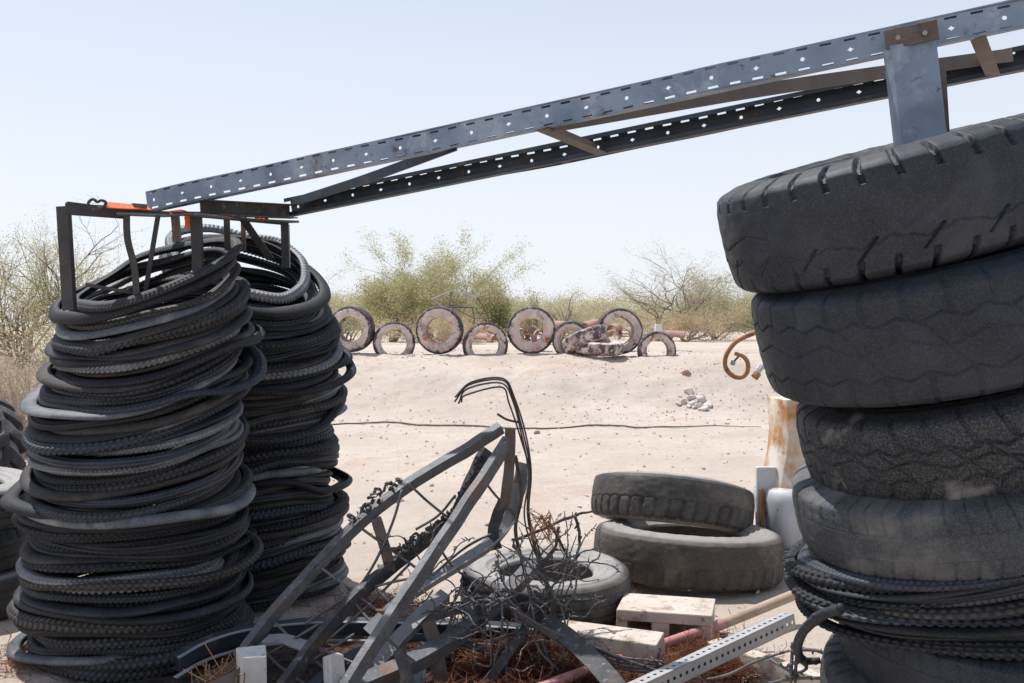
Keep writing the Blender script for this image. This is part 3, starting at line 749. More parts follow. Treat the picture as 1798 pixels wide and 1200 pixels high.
MB().sweep(Rprof(.014, .006), [W(255, 515, 3.12), W(278, 376, 3.08)], (0, 1, 0)).build("strut", MATS['black_steel'], st)
MB().sweep(Rprof(.020, .005), [W(400, 440, 3.30), W(398, 384, 3.25)], (0, 1, 0)).build("strut", MATS['black_steel'], st)
MB().sweep(Rprof(.026, .005), [W(475, 455, 3.62), W(445, 412, 3.50), W(426, 384, 3.42)], (0, 1, 0), 4).build("strut", MATS['black_steel'], st)
MB().sweep(Rprof(.016, .005), [W(428, 440, 3.5), W(427, 388, 3.45)], (0, 1, 0)).build("strut", MATS['rust_steel'], st)
MB().sweep(Rprof(.018, .010), [W(150, 500, 3.0), W(235, 515, 3.08)], (0, 0, 1)).build("lower_rail", MATS['black_steel'], st)

sp = thing("ratchet_strap", "bright orange ratchet strap tied across the black metal stand", "strap", W(190, 358, 2.97))
MB().sweep(Rprof(.026, .003), [W(186, 360, 2.96), W(225, 363, 3.0), W(262, 366, 3.06)], (0, -.75, .65), 4).build("webbing", MATS['orange'], sp)
MB().sweep(Rprof(.022, .003), [W(300, 376, 3.10), W(322, 374, 3.16), W(330, 384, 3.19), W(331, 400, 3.19)], (.3, -.9, .3), 4).build("webbing", MATS['orange'], sp)
MB().sweep(Rprof(.010, .003), [W(390, 377, 3.24), W(430, 380, 3.36), W(470, 383, 3.5), W(452, 388, 3.5)], (0, -.6, .8), 4).build("webbing", MATS['orange'], sp)
MB().tube([W(470, 382, 3.5), W(458, 385, 3.49), W(450, 383, 3.48), W(460, 388, 3.48), W(470, 384, 3.49)], .006, 6, 4).build("knot", MATS['orange'], sp)
hk = MB(); hk.tube([W(157, 368, 2.96), W(155, 357, 2.955), W(163, 350, 2.95), W(171, 355, 2.95), W(178, 352, 2.95), W(186, 356, 2.96), W(181, 364, 2.96), W(172, 366, 2.96)], .0045, 6, 5); hk.build("hook", MATS['black_steel'], sp, True)
MB().sweep(Rprof(.02, .012), [W(232, 361, 3.02), W(256, 363, 3.05)], (0, 0, 1)).build("buckle", MATS['rust_steel'], sp)

# ------------------------------------------------------------------ scrap in the foreground
def csm(a):
    k = np.array([1, 2, 3, 2, 1])/9.
    return np.stack([np.convolve(a[:, i], k, 'same') for i in range(a.shape[1])], 1)
def bars(root, specs):
    for (name, prof, pts, up, m, sub) in specs:
        P = np.array([W(*p) for p in pts])
        P = spline(P, max(sub, 5)*2); P = P+csm(RNG.normal(0, .0011, P.shape))*(np.arange(len(P))[:, None] > 1)*(np.arange(len(P))[:, None] < len(P)-2)
        MB().sweep(prof, P, up, 0, 1+RNG.normal(0, .012, 9)).build(name, MATS[m], root)
s1 = thing("twisted_steel_frame", "twisted burnt steel lattice frame rising to a peak in the foreground", "scrap metal", (-.45, 2.75, 0))
bars(s1, [
    ("angle_bar", Lflip(.030, .032), [(880, 748, 3.16), (822, 786, 3.13), (722, 846, 3.08), (640, 908, 3.02), (560, 988, 2.97), (492, 1062, 2.93), (440, 1128, 2.89), (418, 1158, 2.87)], (-.3, -.55, 1), 'burnt_steel', 5),
    ("angle_bar", Lflip(.022, .046, .006), [(893, 768, 3.12), (838, 852, 3.0), (762, 966, 2.84), (694, 1068, 2.70), (625, 1175, 2.56), (575, 1260, 2.48)], (-.1, -.35, 1), 'burnt_steel', 4),
    ("angle_bar", Lflip(.022, .040), [(852, 786, 3.2), (828, 836, 3.17), (798, 902, 3.12), (740, 948, 3.08), (694, 984, 3.02), (628, 1040, 2.92), (560, 1116, 2.82), (500, 1196, 2.72), (480, 1230, 2.7)], (-.1, -.3, .9), 'burnt_dark', 4),
    ("angle_bar", Lprof(.040, .030), [(926, 815, 3.26), (914, 870, 3.24), (900, 922, 3.20), (868, 962, 3.14), (822, 994, 3.06), (762, 1030, 2.98), (700, 1075, 2.90), (655, 1120, 2.84)], (.5, -.4, .9), 'pale_steel', 5),
    ("gusset_plate", Rprof(.034, .006), [(896, 752, 3.13), (894, 820, 3.14), (884, 896, 3.16)], (0, 1, 0), 'rust_steel', 0),
    ("gusset_plate", Rprof(.036, .005), [(884, 880, 3.16), (866, 930, 3.16), (872, 965, 3.14)], (.3, 1, 0), 'burnt_dark', 3),
    ("tie_plate", Rprof(.034, .006), [(660, 910, 3.03), (674, 956, 3.03), (686, 1004, 3.02)], (.2, 1, .1), 'rust_steel', 3),
    ("tie_plate", Rprof(.045, .006), [(668, 1076, 2.86), (700, 1078, 2.82)], (0, .7, .8), 'rust_steel', 0),
    ("tie_plate", Rprof(.036, .005), [(700, 1140, 2.70), (712, 1180, 2.68), (716, 1230, 2.66)], (.3, 1, .1), 'burnt_dark', 0),
    ("tie_plate", Rprof(.040, .005), [(466, 1122, 2.90), (505, 1124, 2.86), (545, 1140, 2.82)], (0, -.35, .9), 'pale_steel', 3),
])
rods1 = [[(612, 912, 3.03), (676, 958, 3.02), (734, 1000, 2.98), (752, 1014, 2.95)], [(716, 848, 3.08), (750, 880, 3.09), (790, 912, 3.1)],
         [(706, 860, 3.06), (690, 916, 3.03), (660, 985, 3.0), (624, 1042, 2.95)], [(565, 998, 2.97), (620, 1040, 2.95), (668, 1076, 2.9)],
         [(535, 1096, 2.9), (590, 1060, 2.92), (640, 1032, 2.93)], [(658, 1030, 2.96), (700, 1020, 2.95), (740, 1012, 2.94)],
         [(470, 1150, 2.87), (520, 1120, 2.86), (560, 1096, 2.86)], [(530, 1170, 2.8), (580, 1140, 2.83), (622, 1114, 2.84)],
         [(455, 1130, 2.88), (490, 1170, 2.85), (540, 1205, 2.8)], [(545, 1130, 2.84), (585, 1150, 2.80), (630, 1168, 2.74)], [(660, 1034, 2.95), (690, 1064, 2.93)], [(590, 1010, 2.97), (640, 1080, 2.9), (700, 1140, 2.8)], [(720, 990, 3.0), (650, 1060, 2.93), (580, 1120, 2.85)], [(770, 960, 3.0), (800, 1000, 3.05), (850, 1030, 3.1)], [(480, 1090, 2.93), (540, 1150, 2.85), (610, 1205, 2.75)], [(800, 870, 3.12), (770, 905, 3.1), (730, 930, 3.08)], [(840, 830, 3.15), (870, 870, 3.16), (905, 905, 3.2)], [(760, 1010, 2.97), (820, 960, 3.1), (880, 930, 3.18)]]
for pts in rods1: MB().tube([W(*p) for p in pts], .0042, 6, 5).build("rod", MATS['rod'], s1, True)
def clumps(root, path, n, seed, spread=.012, name="slag"):
    r = np.random.default_rng(seed); P = spline([W(*p) for p in path], 12); mb = MB()
    for _ in range(n):
        c = P[r.integers(len(P))]+r.normal(0, spread, 3)*np.array([1, .6, 1]); s = r.uniform(.0025, .010)
        mb.tube([c, c+r.normal(0, .7, 3)*s, c+r.normal(0, 1.2, 3)*s], s*.75, 6, 3, [.3, 1, .8, .2])
    mb.build(name, MATS['burnt_dark'], root, True)
clumps(s1, [(800, 900, 3.09), (745, 940, 3.05), (700, 972, 3.0)], 150, 1, .008)
clumps(s1, [(850, 800, 3.15), (825, 850, 3.13), (800, 905, 3.1)], 90, 2, .007)
clumps(s1, [(700, 845, 3.05), (660, 870, 3.04), (625, 912, 3.0)], 60, 3, .006)

s2 = thing("bent_channel_frame", "grey bent steel channel frame lying in front of the ribbed tyre", "scrap metal", (-.15, 2.9, 0))
bars(s2, [
    ("channel_bar", Lflip(.044, .044), [(948, 988, 3.28), (905, 1032, 3.16), (852, 1080, 3.02), (790, 1128, 2.90), (722, 1166, 2.78), (650, 1196, 2.68), (610, 1215, 2.62)], (.1, -.35, 1), 'burnt_steel', 5),
    ("channel_bar", Lflip(.040, .036), [(790, 1046, 3.06), (745, 1086, 2.98), (705, 1130, 2.90), (670, 1176, 2.84)], (.3, -.3, 1), 'pale_steel', 4),
    ("flat_bar", Rprof(.034, .005), [(640, 1205, 2.80), (668, 1150, 2.88), (720, 1100, 2.96), (800, 1072, 3.05), (880, 1066, 3.12)], (.2, -.5, .8), 'burnt_steel', 5),
    ("flat_bar", Rprof(.028, .005), [(850, 1205, 2.84), (890, 1150, 2.92), (925, 1095, 3.0), (944, 1040, 3.06)], (.6, -.6, .4), 'burnt_dark', 5),
    ("flat_bar", Rprof(.030, .004), [(545, 1205, 2.76), (600, 1160, 2.84), (680, 1128, 2.92), (770, 1120, 3.0), (850, 1140, 3.04)], (0, -.5, .9), 'zinc_dark', 5),
    ("upright_plate", Rprof(.042, .006), [(752, 1092, 2.92), (768, 1150, 2.90), (778, 1235, 2.88)], (.2, 1, 0), 'rust_steel', 3),
    ("upright_plate", Rprof(.036, .006), [(738, 1150, 2.86), (734, 1235, 2.84)], (.2, 1, 0), 'zinc', 0),
    ("upright_plate", Rprof(.040, .005), [(812, 1012, 3.1), (834, 1050, 3.04), (848, 1092, 3.0)], (.5, .8, .2), 'burnt_dark', 3),
    ("upright_plate", Rprof(.040, .005), [(660, 1180, 2.76), (690, 1230, 2.74)], (.5, .8, .2), 'pale_steel', 0),
])
for pts in [[(815, 1010, 3.08), (850, 1025, 3.1), (885, 1052, 3.12)], [(790, 1070, 3.0), (806, 1040, 3.0), (812, 1020, 3.05)], [(785, 1060, 3.0), (840, 1056, 3.05), (890, 1062, 3.1)],
            [(780, 1120, 2.95), (796, 1080, 2.98), (808, 1062, 3.0)], [(855, 1085, 3.02), (872, 1040, 3.06), (884, 1038, 3.1), (930, 1046, 3.15)]]:
    MB().tube([W(*p) for p in pts], .004, 6, 5).build("rod", MATS['rod'], s2, True)

s3 = thing("curved_rail", "long grey channel rail curving down at its left end behind the scrap", "scrap metal", (-.5, 3.1, 0))
bars(s3, [("channel", Cprof(-.034, .046, .004), [(316, 1180, 2.86), (370, 1150, 2.95), (448, 1128, 3.04), (560, 1117, 3.08), (668, 1117, 3.1), (800, 1120, 3.14), (936, 1128, 3.2), (1010, 1140, 3.22)], (0, -.15, 1), 'zinc_dark', 5)])
MB().sweep(Rprof(.012, .003), [W(*p)+np.array([0, -.012, .045]) for p in [(316, 1180, 2.86), (370, 1150, 2.95), (448, 1128, 3.04), (560, 1117, 3.08), (668, 1117, 3.1), (800, 1120, 3.14), (936, 1128, 3.2)]], (0, -.1, 1), 5).build("lit_upper_edge", MATS['pale_steel'], s3)  # pale strip: light on the channel's upper edge put into the colour
MB().sweep(Rprof(.014, .003), [W(*p)+np.array([0, -.040, -.002]) for p in [(316, 1180, 2.86), (370, 1150, 2.95), (448, 1128, 3.04), (560, 1117, 3.08), (668, 1117, 3.1), (800, 1120, 3.14), (936, 1128, 3.2)]], (0, -.1, 1), 5).build("lit_lower_edge", MATS['pale_steel'], s3)  # lit lower edge painted likewise as a pale strip

# bent iron rods rising over the scrap
rb = thing("bent_rods", "bundle of thin dark iron rods curving over like a crane above the scrap", "iron rods", (.08, 3.1, 0))
base = [(824, 676), (882, 668), (901, 700), (919, 762), (931, 830), (927, 900), (938, 950), (955, 1005), (975, 1090)]
for k, (tip, off) in enumerate((((798, 706), (0, 0)), ((805, 709), (-6, 8)), ((799, 698), (6, -5)), ((810, 706), (-13, 20)))):
    pts = [(tip[0], tip[1], 3.2)] + [(x+off[0]*(.4+.25*math.sin(i*2+k)), y+off[1]*max(0, 1-i*.3)-(0 if i > 1 else off[1]*.1), 3.2-.01*k) for i, (x, y) in enumerate(base)]
    MB().tube([W(*p) for p in pts], .0029, 6, 6).build("rod", MATS['twig'], rb, True)
MB().tube([W(p[0], p[1], 3.19) for p in ((873, 727), (890, 737), (912, 742))], .004, 6, 4).build("rod", MATS['twig'], rb, True)
MB().tube([W(p[0], p[1], 3.18) for p in ((905, 800), (915, 870), (905, 930), (918, 990), (935, 1060))], .006, 6, 5).build("rod", MATS['twig'], rb, True)

def tangle(name, label, cat, paths, r, m, loc, seed, jit=2.5, group=None):
    rr = np.random.default_rng(seed); t = thing(name, label, cat, loc, group)
    for pth in paths:
        P = spline([W(*p) for p in pth], 7); P = P+csm(rr.normal(0, 1, P.shape))*jit*.0012
        mb = MB(); n = len(P); mb.tube(P, r, 6, 0, [1, .95, .9, .6])
        for _ in range(int(n*.5)):
            i = rr.integers(n); mb.tube([P[i], P[i]+rr.normal(0, .006, 3)], r*1.0, 5, 0, [1, .5])
        mb.build("stem", m, t, True)
    return t
tangle("dead_branch", "knotty dead branch reaching right from the bent rods to the tilted tyre", "branch", [
    [(900, 950, 3.14), (945, 932, 3.16), (990, 912, 3.2), (1020, 902, 3.22), (1041, 899, 3.24)],
    [(1008, 906, 3.2), (1018, 935, 3.2), (1017, 965, 3.2), (1012, 982, 3.2)],
    [(965, 922, 3.18), (982, 950, 3.18), (1000, 985, 3.18)],
    [(982, 925, 3.18), (975, 960, 3.16), (960, 985, 3.14)]], .0052, MATS['twig'], (.1, 3.15, 0), 4)
tangle("wire_tangle", "tangle of thick bent wire and twigs hanging in front of the ribbed tyre", "wire tangle", [
    [(902, 955, 3.05), (918, 985, 3.05), (930, 1040, 3.04), (938, 1090, 3.0), (946, 1130, 2.98), (950, 1190, 2.95)],
    [(945, 1002, 3.02), (965, 1030, 3.02), (985, 1070, 3.0), (992, 1110, 2.98), (988, 1150, 2.96), (960, 1190, 2.94)],
    [(1012, 985, 3.1), (1000, 1010, 3.06), (972, 1028, 3.04), (955, 1050, 3.02)],
    [(1016, 990, 3.1), (1010, 1040, 3.06), (995, 1062, 3.04), (984, 1090, 3.02), (966, 1098, 3.0)],
    [(860, 1075, 2.94), (866, 1050, 2.96), (882, 1038, 2.98), (910, 1042, 3.0), (940, 1050, 3.02)],
    [(880, 1050, 2.94), (882, 1085, 2.93), (880, 1120, 2.92), (868, 1160, 2.9), (850, 1205, 2.88)],
    [(878, 1118, 2.93), (905, 1112, 2.95), (938, 1108, 2.98)],
    [(858, 1090, 2.94), (862, 1130, 2.92), (860, 1170, 2.9), (832, 1160, 2.9), (834, 1130, 2.9)],
    [(900, 960, 3.06), (925, 985, 3.05), (944, 1000, 3.04), (1010, 984, 3.08)],
    [(870, 985, 3.08), (882, 1010, 3.06), (890, 1035, 3.04), (920, 1080, 3.0), (935, 1110, 2.98)],
    [(888, 1120, 2.92), (888, 1160, 2.92), (888, 1205, 2.9)],
    [(920, 1090, 2.96), (948, 1140, 2.94), (970, 1178, 2.92), (930, 1200, 2.9)],
    [(905, 1066, 3.0), (925, 1058, 3.0), (950, 1070, 3.0), (965, 1100, 2.98)]], .0036, MATS['rod'], (.0, 2.95, 0), 5)
rw = np.random.default_rng(77); wpaths = []
for _ in range(58):
    x, y, d = rw.uniform(740, 1020), rw.uniform(985, 1185), rw.uniform(2.9, 3.12); an = rw.uniform(0, 6.28); pth = []
    for q in range(5):
        pth.append((x, y, d)); an += rw.normal(0, .55); x += 26*math.cos(an); y += 26*math.sin(an)*.9; d += rw.normal(0, .03)
    wpaths.append(pth)
for _ in range(16):
    x, y, d = rw.uniform(890, 1010), rw.uniform(1000, 1090), rw.uniform(3.0, 3.15); an = -1.57+rw.normal(0, .5); pth = []
    for q in range(5):
        pth.append((x, y, d)); an += rw.normal(0, .45); x += 32*math.cos(an); y += 32*math.sin(an); d += rw.normal(0, .02)
    wpaths.append(pth)
tangle("wire_mesh_scrap", "snarl of thin bent wire mesh lying over the needles right of the scrap frame", "wire tangle", wpaths, .0024, MATS['rod'], (.02, 3.0, 0), 15, 2.0)
tangle("dry_root", "wispy brown dry root ball caught on the bent rods", "dry root", [
    [(955+8*math.cos(i*1.7), 915+12*math.sin(i*2.3), 3.12), (955+22*math.cos(i*2.1+1), 925+26*math.sin(i*1.3), 3.11), (958+26*math.cos(i*.9+2), 935+30*math.sin(i*2.9+1), 3.13)] for i in range(22)], .0013, MATS['rust_orange'], (.1, 3.1, 0), 6)
tangle("rod_bundle", "bundle of grey reinforcing rods running low from the scrap to the right", "iron rods", [
    [(880+k*6, 1040+k*12, 2.98), (930+k*4, 1086+k*5, 2.95), (1010, 1126+k*4, 2.92), (1085, 1152+k*5, 2.88), (1160+k*4, 1162+k*6, 2.84)] for k in range(5)] + [
    [(1040, 1135, 2.9), (1120, 1168, 2.84), (1200, 1190, 2.80), (1262, 1190, 2.78), (1320, 1165, 2.76), (1388, 1142, 2.72)], [(1150, 1160, 2.86), (1175, 1180, 2.82), (1205, 1195, 2.78)]], .0046, MATS['rod'], (.3, 2.85, 0), 7, 1.6)
tangle("wire_loop", "wire loop twisted around an upright rod beside the right tyre stack", "wire", [
    [(1392, 1128, 2.5), (1390, 1160, 2.5), (1388, 1210, 2.5)], [(1400, 1128, 2.5), (1398, 1170, 2.5), (1396, 1215, 2.5)],
    [(1388, 1143, 2.5), (1430, 1142, 2.48), (1462, 1160, 2.46), (1478, 1205, 2.44)], [(1384, 1168, 2.5), (1404, 1162, 2.49), (1416, 1174, 2.5), (1396, 1180, 2.51), (1384, 1170, 2.5)],
    [(1352, 1158, 2.6), (1372, 1170, 2.55), (1390, 1182, 2.5)], [(1350, 1200, 2.55), (1400, 1192, 2.5), (1450, 1192, 2.46), (1476, 1200, 2.44)]], .0045, MATS['rod'], (.7, 2.5, 0), 8, 1.0)
tangle("loose_inner_tube", "loose dark rubber strip drooping from the bicycle tyre bundle to the wire loop", "rubber strip", [
    [(1475, 1070, 2.05), (1440, 1082, 2.1), (1410, 1110, 2.2), (1400, 1140, 2.35), (1412, 1160, 2.4), (1440, 1160, 2.4)]], .012, MATS['bike'][1], (.6, 2.2, 0), 9, 0)

mb = MB(); mb.sweep(Rprof(.058, .006), [W(955, 1088, 3.0), W(1010, 1130, 2.9), W(1060, 1180, 2.78), (W(1095, 1225, 2.7))], (-.2, -.5, .9), 4)
tag(mb.build("flat_strip", MATS['burnt_dark']), "dark flat steel strip sloping down right under the rod bundle", "steel strip")
mb = MB(); mb.tube([W(940, 1212, 2.80), W(1060, 1168, 2.98), (W(1268, 1096, 3.28))], .0165, 12, 4)
tag(mb.build("red_pipe", MATS['red_pipe'], None, True), "faded red pipe lying diagonally in front of the concrete block", "pipe")
mb = MB(); mb.tube([W(1262, 1098, 3.275), W(1330, 1071, 3.39), W(1420, 1034, 3.55)], .0185, 10, 4)
tag(mb.build("wooden_pole", MATS['wood'], None, True), "tan wooden pole in line with the red pipe, reaching the right stack", "pole")

def perforated_tube(P0, P1, w, pitch):
    L, ux, uy, uz = frame_axes(P0, P1, (0.0, 1, .0)); n = int(L/pitch); V = []; Q = []
    def quad(a): b = len(V); V.extend(a); Q.append((b, b+1, b+2, b+3))
    faces = [(uy, uz, -w/2, 1), (uz, -uy, w/2, 1), (uy, -uz, w/2, 0), (-uz, uy, 0, 0)]
    sides = [(-uy, uz, True), (uz, uy, True), (uy, -uz, False), (-uz, -uy, False)]
    for nrm, tv, holes in sides:
        for i in range(n):
            x0, x1 = i*pitch, (i+1)*pitch; xm = (x0+x1)/2; h = w/2; r = .0058
            pt = lambda x, z: P0+ux*x+nrm*h+tv*z
            if holes:
                ring = [(math.cos(k*math.pi/4)*r, math.sin(k*math.pi/4)*r) for k in range(8)]
                out = [(x1, 0), (x1, h), (xm, h), (x0, h), (x0, 0), (x0, -h), (xm, -h), (x1, -h)]
                for k in range(8):
                    k2 = (k+1) % 8; quad([pt(xm+ring[k][0], ring[k][1]), pt(*out[k]), pt(*out[k2]), pt(xm+ring[k2][0], ring[k2][1])])
            else: quad([pt(x0, -h), pt(x1, -h), pt(x1, h), pt(x0, h)])
    off = np.array([P0[0], P0[1], P0[2]])
    o = put("perforated_tube", mesh_np("perforated_tube", np.array(V)-off, np.array(Q), smooth=False), MATS['perf'], None, off)
    md = o.modifiers.new("thickness", 'SOLIDIFY'); md.thickness = .002
    return o
tag(perforated_tube(W(1065, 1240, 2.62), W(1392, 1086, 3.08), .046, .0245), "grey perforated square steel tube lying diagonally beside the red pipe", "steel tube")

# concrete blocks
def block(label, P, ang, L, Wd, Hh, hole=False, m='concrete', tilt=0, name="concrete_block"):
    R = np.array((Matrix.Rotation(math.radians(ang), 3, 'Z') @ Matrix.Rotation(math.radians(tilt), 3, 'X'))).T
    mb = MB()
    if not hole: mb.box(P, L, Wd, Hh, R, .003)
    else:          # hollow block: two long shells and three webs
        t = .036
        mb.box(P+R[2]*(Hh/2-t/2), L, Wd, t, R, .001); mb.box(P-R[2]*(Hh/2-t/2), L, Wd, t, R, .001)
        for x in (-L/2+t/2, -.01, L/2-t/2): mb.box(P+R[0]*x, t*(1.6 if x == -.01 else 1), Wd-.006, Hh-2*t+.0, R)
    return tag(mb.build(name, MATS[m], bevel=.004), label, "concrete block")
block("pale hollow concrete block between the ribbed tyre and the red pipe", W(1170, 1090, 3.34), -14, .31, .21, .115, True)
block("flat pale concrete slab left of the hollow block among the needles", W(1068, 1135, 3.10), -24, .34, .12, .09)
block("narrow concrete kerb piece below the perforated tube at bottom right", W(1345, 1172, 2.98), -52, .42, .055, .06)
block("chalky white block standing on end at the bottom left of the scrap", W(443, 1185, 2.74), 20, .075, .07, .13, False, 'concrete_w', 6)
block("small chalky white block at the bottom between the two scrap bars", W(588, 1196, 2.72), 30, .05, .06, .14, False, 'concrete_w', -14)
cn = thing("rusty_can", "rusty open can of orange twigs at the bottom left of the scrap", "can", W(385, 1205, 2.72))
mb = MB(); a = np.linspace(0, 2*math.pi, 28, endpoint=False); c0 = W(385, 1200, 2.74)
ringv = lambda r, z: np.stack([c0[0]+r*np.cos(a), c0[1]+r*np.sin(a)*.9, np.full(28, c0[2])+z+.03*np.cos(a)], 1)
V = np.vstack([ringv(.075, -.12), ringv(.080, .03), ringv(.076, .03), ringv(.070, -.10)]); f = []
for i in range(3):
    for j in range(28): f.append((i*28+j, i*28+(j+1) % 28, (i+1)*28+(j+1) % 28, (i+1)*28+j))
f.append(tuple(84+j for j in range(28)))
mb.add(V, f).build("can_body", MATS['rust_steel'], cn, True)
mb = MB(); r_ = np.random.default_rng(3)
for _ in range(46):
    p = c0+np.array([r_.normal(0, .035), r_.normal(0, .03), -.03]); mb.tube([p, p+r_.normal(0, .03, 3)+np.array([0, 0, .03]), p+r_.normal(0, .04, 3)+np.array([0, 0, .055])], .0016, 4)
mb.build("twigs", MATS['rust_orange'], cn)

# rust red needles and wire shreds on the ground
def needles(name, patches, label):
    r = np.random.default_rng(9); V = []; Q = []; c = 0
    for (x, y, sx, sy, h, n) in patches:
        for _ in range(int(n*.6)):
            a = r.normal(0, 1, 2); p = np.array([x+a[0]*sx, y+a[1]*sy, 0]); rr = np.exp(-.5*(a**2).sum())
            p[2] = float(gz(p[0], p[1]))+h*rr*r.random()**.6+.003
            th = r.uniform(0, 6.28); L = r.uniform(.02, .075); d = np.array([math.cos(th), math.sin(th), r.normal(.15, .35)])*L
            s = np.array([-math.sin(th), math.cos(th), r.normal(0, .5)])*r.uniform(.0007, .0016)
            bend = np.array([r.normal(0, .25), r.normal(0, .25), -.12])*L
            q = [p-s, p+s, p+d*.5+s+bend, p+d*.5-s+bend, p+d+s*.5, p+d-s*.5]
            for v in q: v[2] = max(v[2], float(gz(p[0], p[1]))+.001)
            V += q; Q += [(c, c+1, c+2, c+3), (c+3, c+2, c+4, c+5)]; c += 6
    o = put(name, mesh_np(name, np.array(V), np.array(Q), smooth=False), MATS['needles'])
    tag(o, label, "needles", kind='stuff')
def gp(px, py):
    d = CAMZ*F/(py-HY); return (px-CX)/F*d, d
P = []
for (px, py, sx, sy, h, n) in ((920, 1165, .13, .10, .07, 5200), (1000, 1185, .12, .08, .05, 2600), (1240, 1168, .09, .10, .05, 4200), (1180, 1190, .12, .05, .05, 2200), (1130, 1110, .12, .08, .04, 2200),
                              (1075, 1075, .1, .1, .03, 900), (660, 1075, .10, .12, .04, 1800), (760, 1140, .18, .12, .04, 1500), (540, 1150, .3, .16, .02, 700), (20, 1165, .12, .10, .02, 700), (1010, 1110, .10, .06, .04, 1200), (840, 1240, .2, .1, .06, 1800)):
    x, y = gp(px, py); P.append((x, y, sx, sy, h, n))
needles("fallen_needles", P, "rust red needles and shredded wire strewn under the scrap metal")

# ------------------------------------------------------------------ rusty white machine and scroll behind the right stack
mc = thing("old_appliance", "rust stained white enamel appliance standing behind the right tyre stack", "appliance", (1.25, 4.5, 0))
def px(x, y, d=4.5): return W(x, y, d)
sh = [(1362, 700, .0), (1366, 760, .0), (1362, 800, .0), (1354, 840, 0), (1350, 856, 0)]
mb = MB(); Pc = []
for (x, y, _) in sh:
    c = px(x, y); Pc.append([c+np.array([.006, -.02, 0]), c+np.array([.03, -.07, 0]), c+np.array([.12, -.10, 0]), c+np.array([.34, -.10, 0]), c+np.array([.36, .16, 0]), c+np.array([.0, .16, 0])])
V = np.array(Pc).reshape(-1, 3); f = []
for i in range(4):
    for j in range(6): f.append((i*6+j, (i+1)*6+j, (i+1)*6+(j+1) % 6, i*6+(j+1) % 6))
f.append((0, 1, 2, 3, 4, 5)); f.append((29, 28, 27, 26, 25, 24))
mb.add(V, f).build("column", MATS['rust_white'], mc, True, bevel=.004)
mb = MB(); lv = [(1348, 858, .02), (1346, 880, .0), (1350, 930, .0), (1362, 978, .02)]
Pc = []
for (x, y, i) in lv:
    c = px(x, y, 4.42); Pc.append([c+np.array([.0, .0, 0]), c+np.array([.05, -.07+i, 0]), c+np.array([.42, -.08+i, 0]), c+np.array([.44, .28, 0]), c+np.array([.0, .28, 0])])
V = np.array(Pc).reshape(-1, 3); f = []
for i in range(3):
    for j in range(5): f.append((i*5+j, (i+1)*5+j, (i+1)*5+(j+1) % 5, i*5+(j+1) % 5))
f.append((0, 1, 2, 3, 4)); f.append((19, 18, 17, 16, 15))
mb.add(V, f).build("base", MATS['white_paint'], mc, True, bevel=.03)
pn = MB().sweep(Rprof(.012, .18), [px(1336, 818, 4.55), px(1336, 945, 4.55)], (0, 1, 0))
sp_ = MB(); sp_.box(px(1345, 882, 4.48), .09, .03, .32).build("side_panel", MATS['white_paint'], mc, bevel=.006)
MB().box(px(1338, 892, 4.455), .018, .012, .17).build("hinge_strip", MATS['rust_orange'], mc, bevel=.003)
mb = MB(); mb.box(px(1340, 955, 4.47), .07, .10, .12, np.array(Matrix.Rotation(.25, 3, 'Y'))); mb.build("lower_panel", MATS['pale_steel'], mc, bevel=.006)
MB().box(np.array([1.36, 4.5, .03]), .36, .34, .06).build("plinth", MATS['rust_steel'], mc)

sc_ = thing("iron_scroll", "rusty iron scroll curl poking out behind the right tyre stack", "ironwork", (1.15, 4.2, 0))
pts = []
for t in np.linspace(0, 1, 26):
    an = math.radians(62+t*400); rr = 42-20*min(1, t*1.35)-6*t
    cx_, cy_ = 1309-14*min(1, t*1.6), 627+6*t
    pts.append(W(cx_+rr*math.cos(an)*.92, cy_-rr*math.sin(an), 4.0))
pts = [W(1420, 640, 4.05), W(1390, 592, 4.02), W(1340, 583, 4.0), W(1313, 590, 4.0), W(1290, 603, 4.0), W(1275, 625, 4.0), W(1274, 645, 4.0), W(1286, 660, 4.0), W(1302, 663, 4.0), W(1312, 653, 4.0), W(1313, 638, 4.0), W(1306, 627, 4.0), W(1297, 623, 4.0), W(1290, 621, 4.0)]
MB().tube(pts, .0095, 8, 6, [1, 1, 1, 1, .8]).build("scroll", MATS['rust_orange'], sc_, True)
MB().tube([W(1298, 625, 4.0), W(1288, 636, 3.99)], .004, 6).build("pin", MATS['black_steel'], sc_)
MB().tube([W(1288, 635, 3.99), W(1286, 640, 3.985)], .010, 8).build("pin_head", MATS['pale_steel'], sc_)
MB().tube([W(1420, 640, 4.05), W(1420, 1020, 4.08)], .012, 8).build("stake", MATS['rust_orange'], sc_)
MB().tube([W(1326, 662, 4.0), W(1345, 640, 4.02), W(1420, 640, 4.05)], .014, 8, 4).build("arm", MATS['white_paint'], sc_)
MB().tube([W(1324, 664, 4.0), W(1331, 655, 4.0)], .016, 8).build("arm_cap", MATS['rust_orange'], sc_)

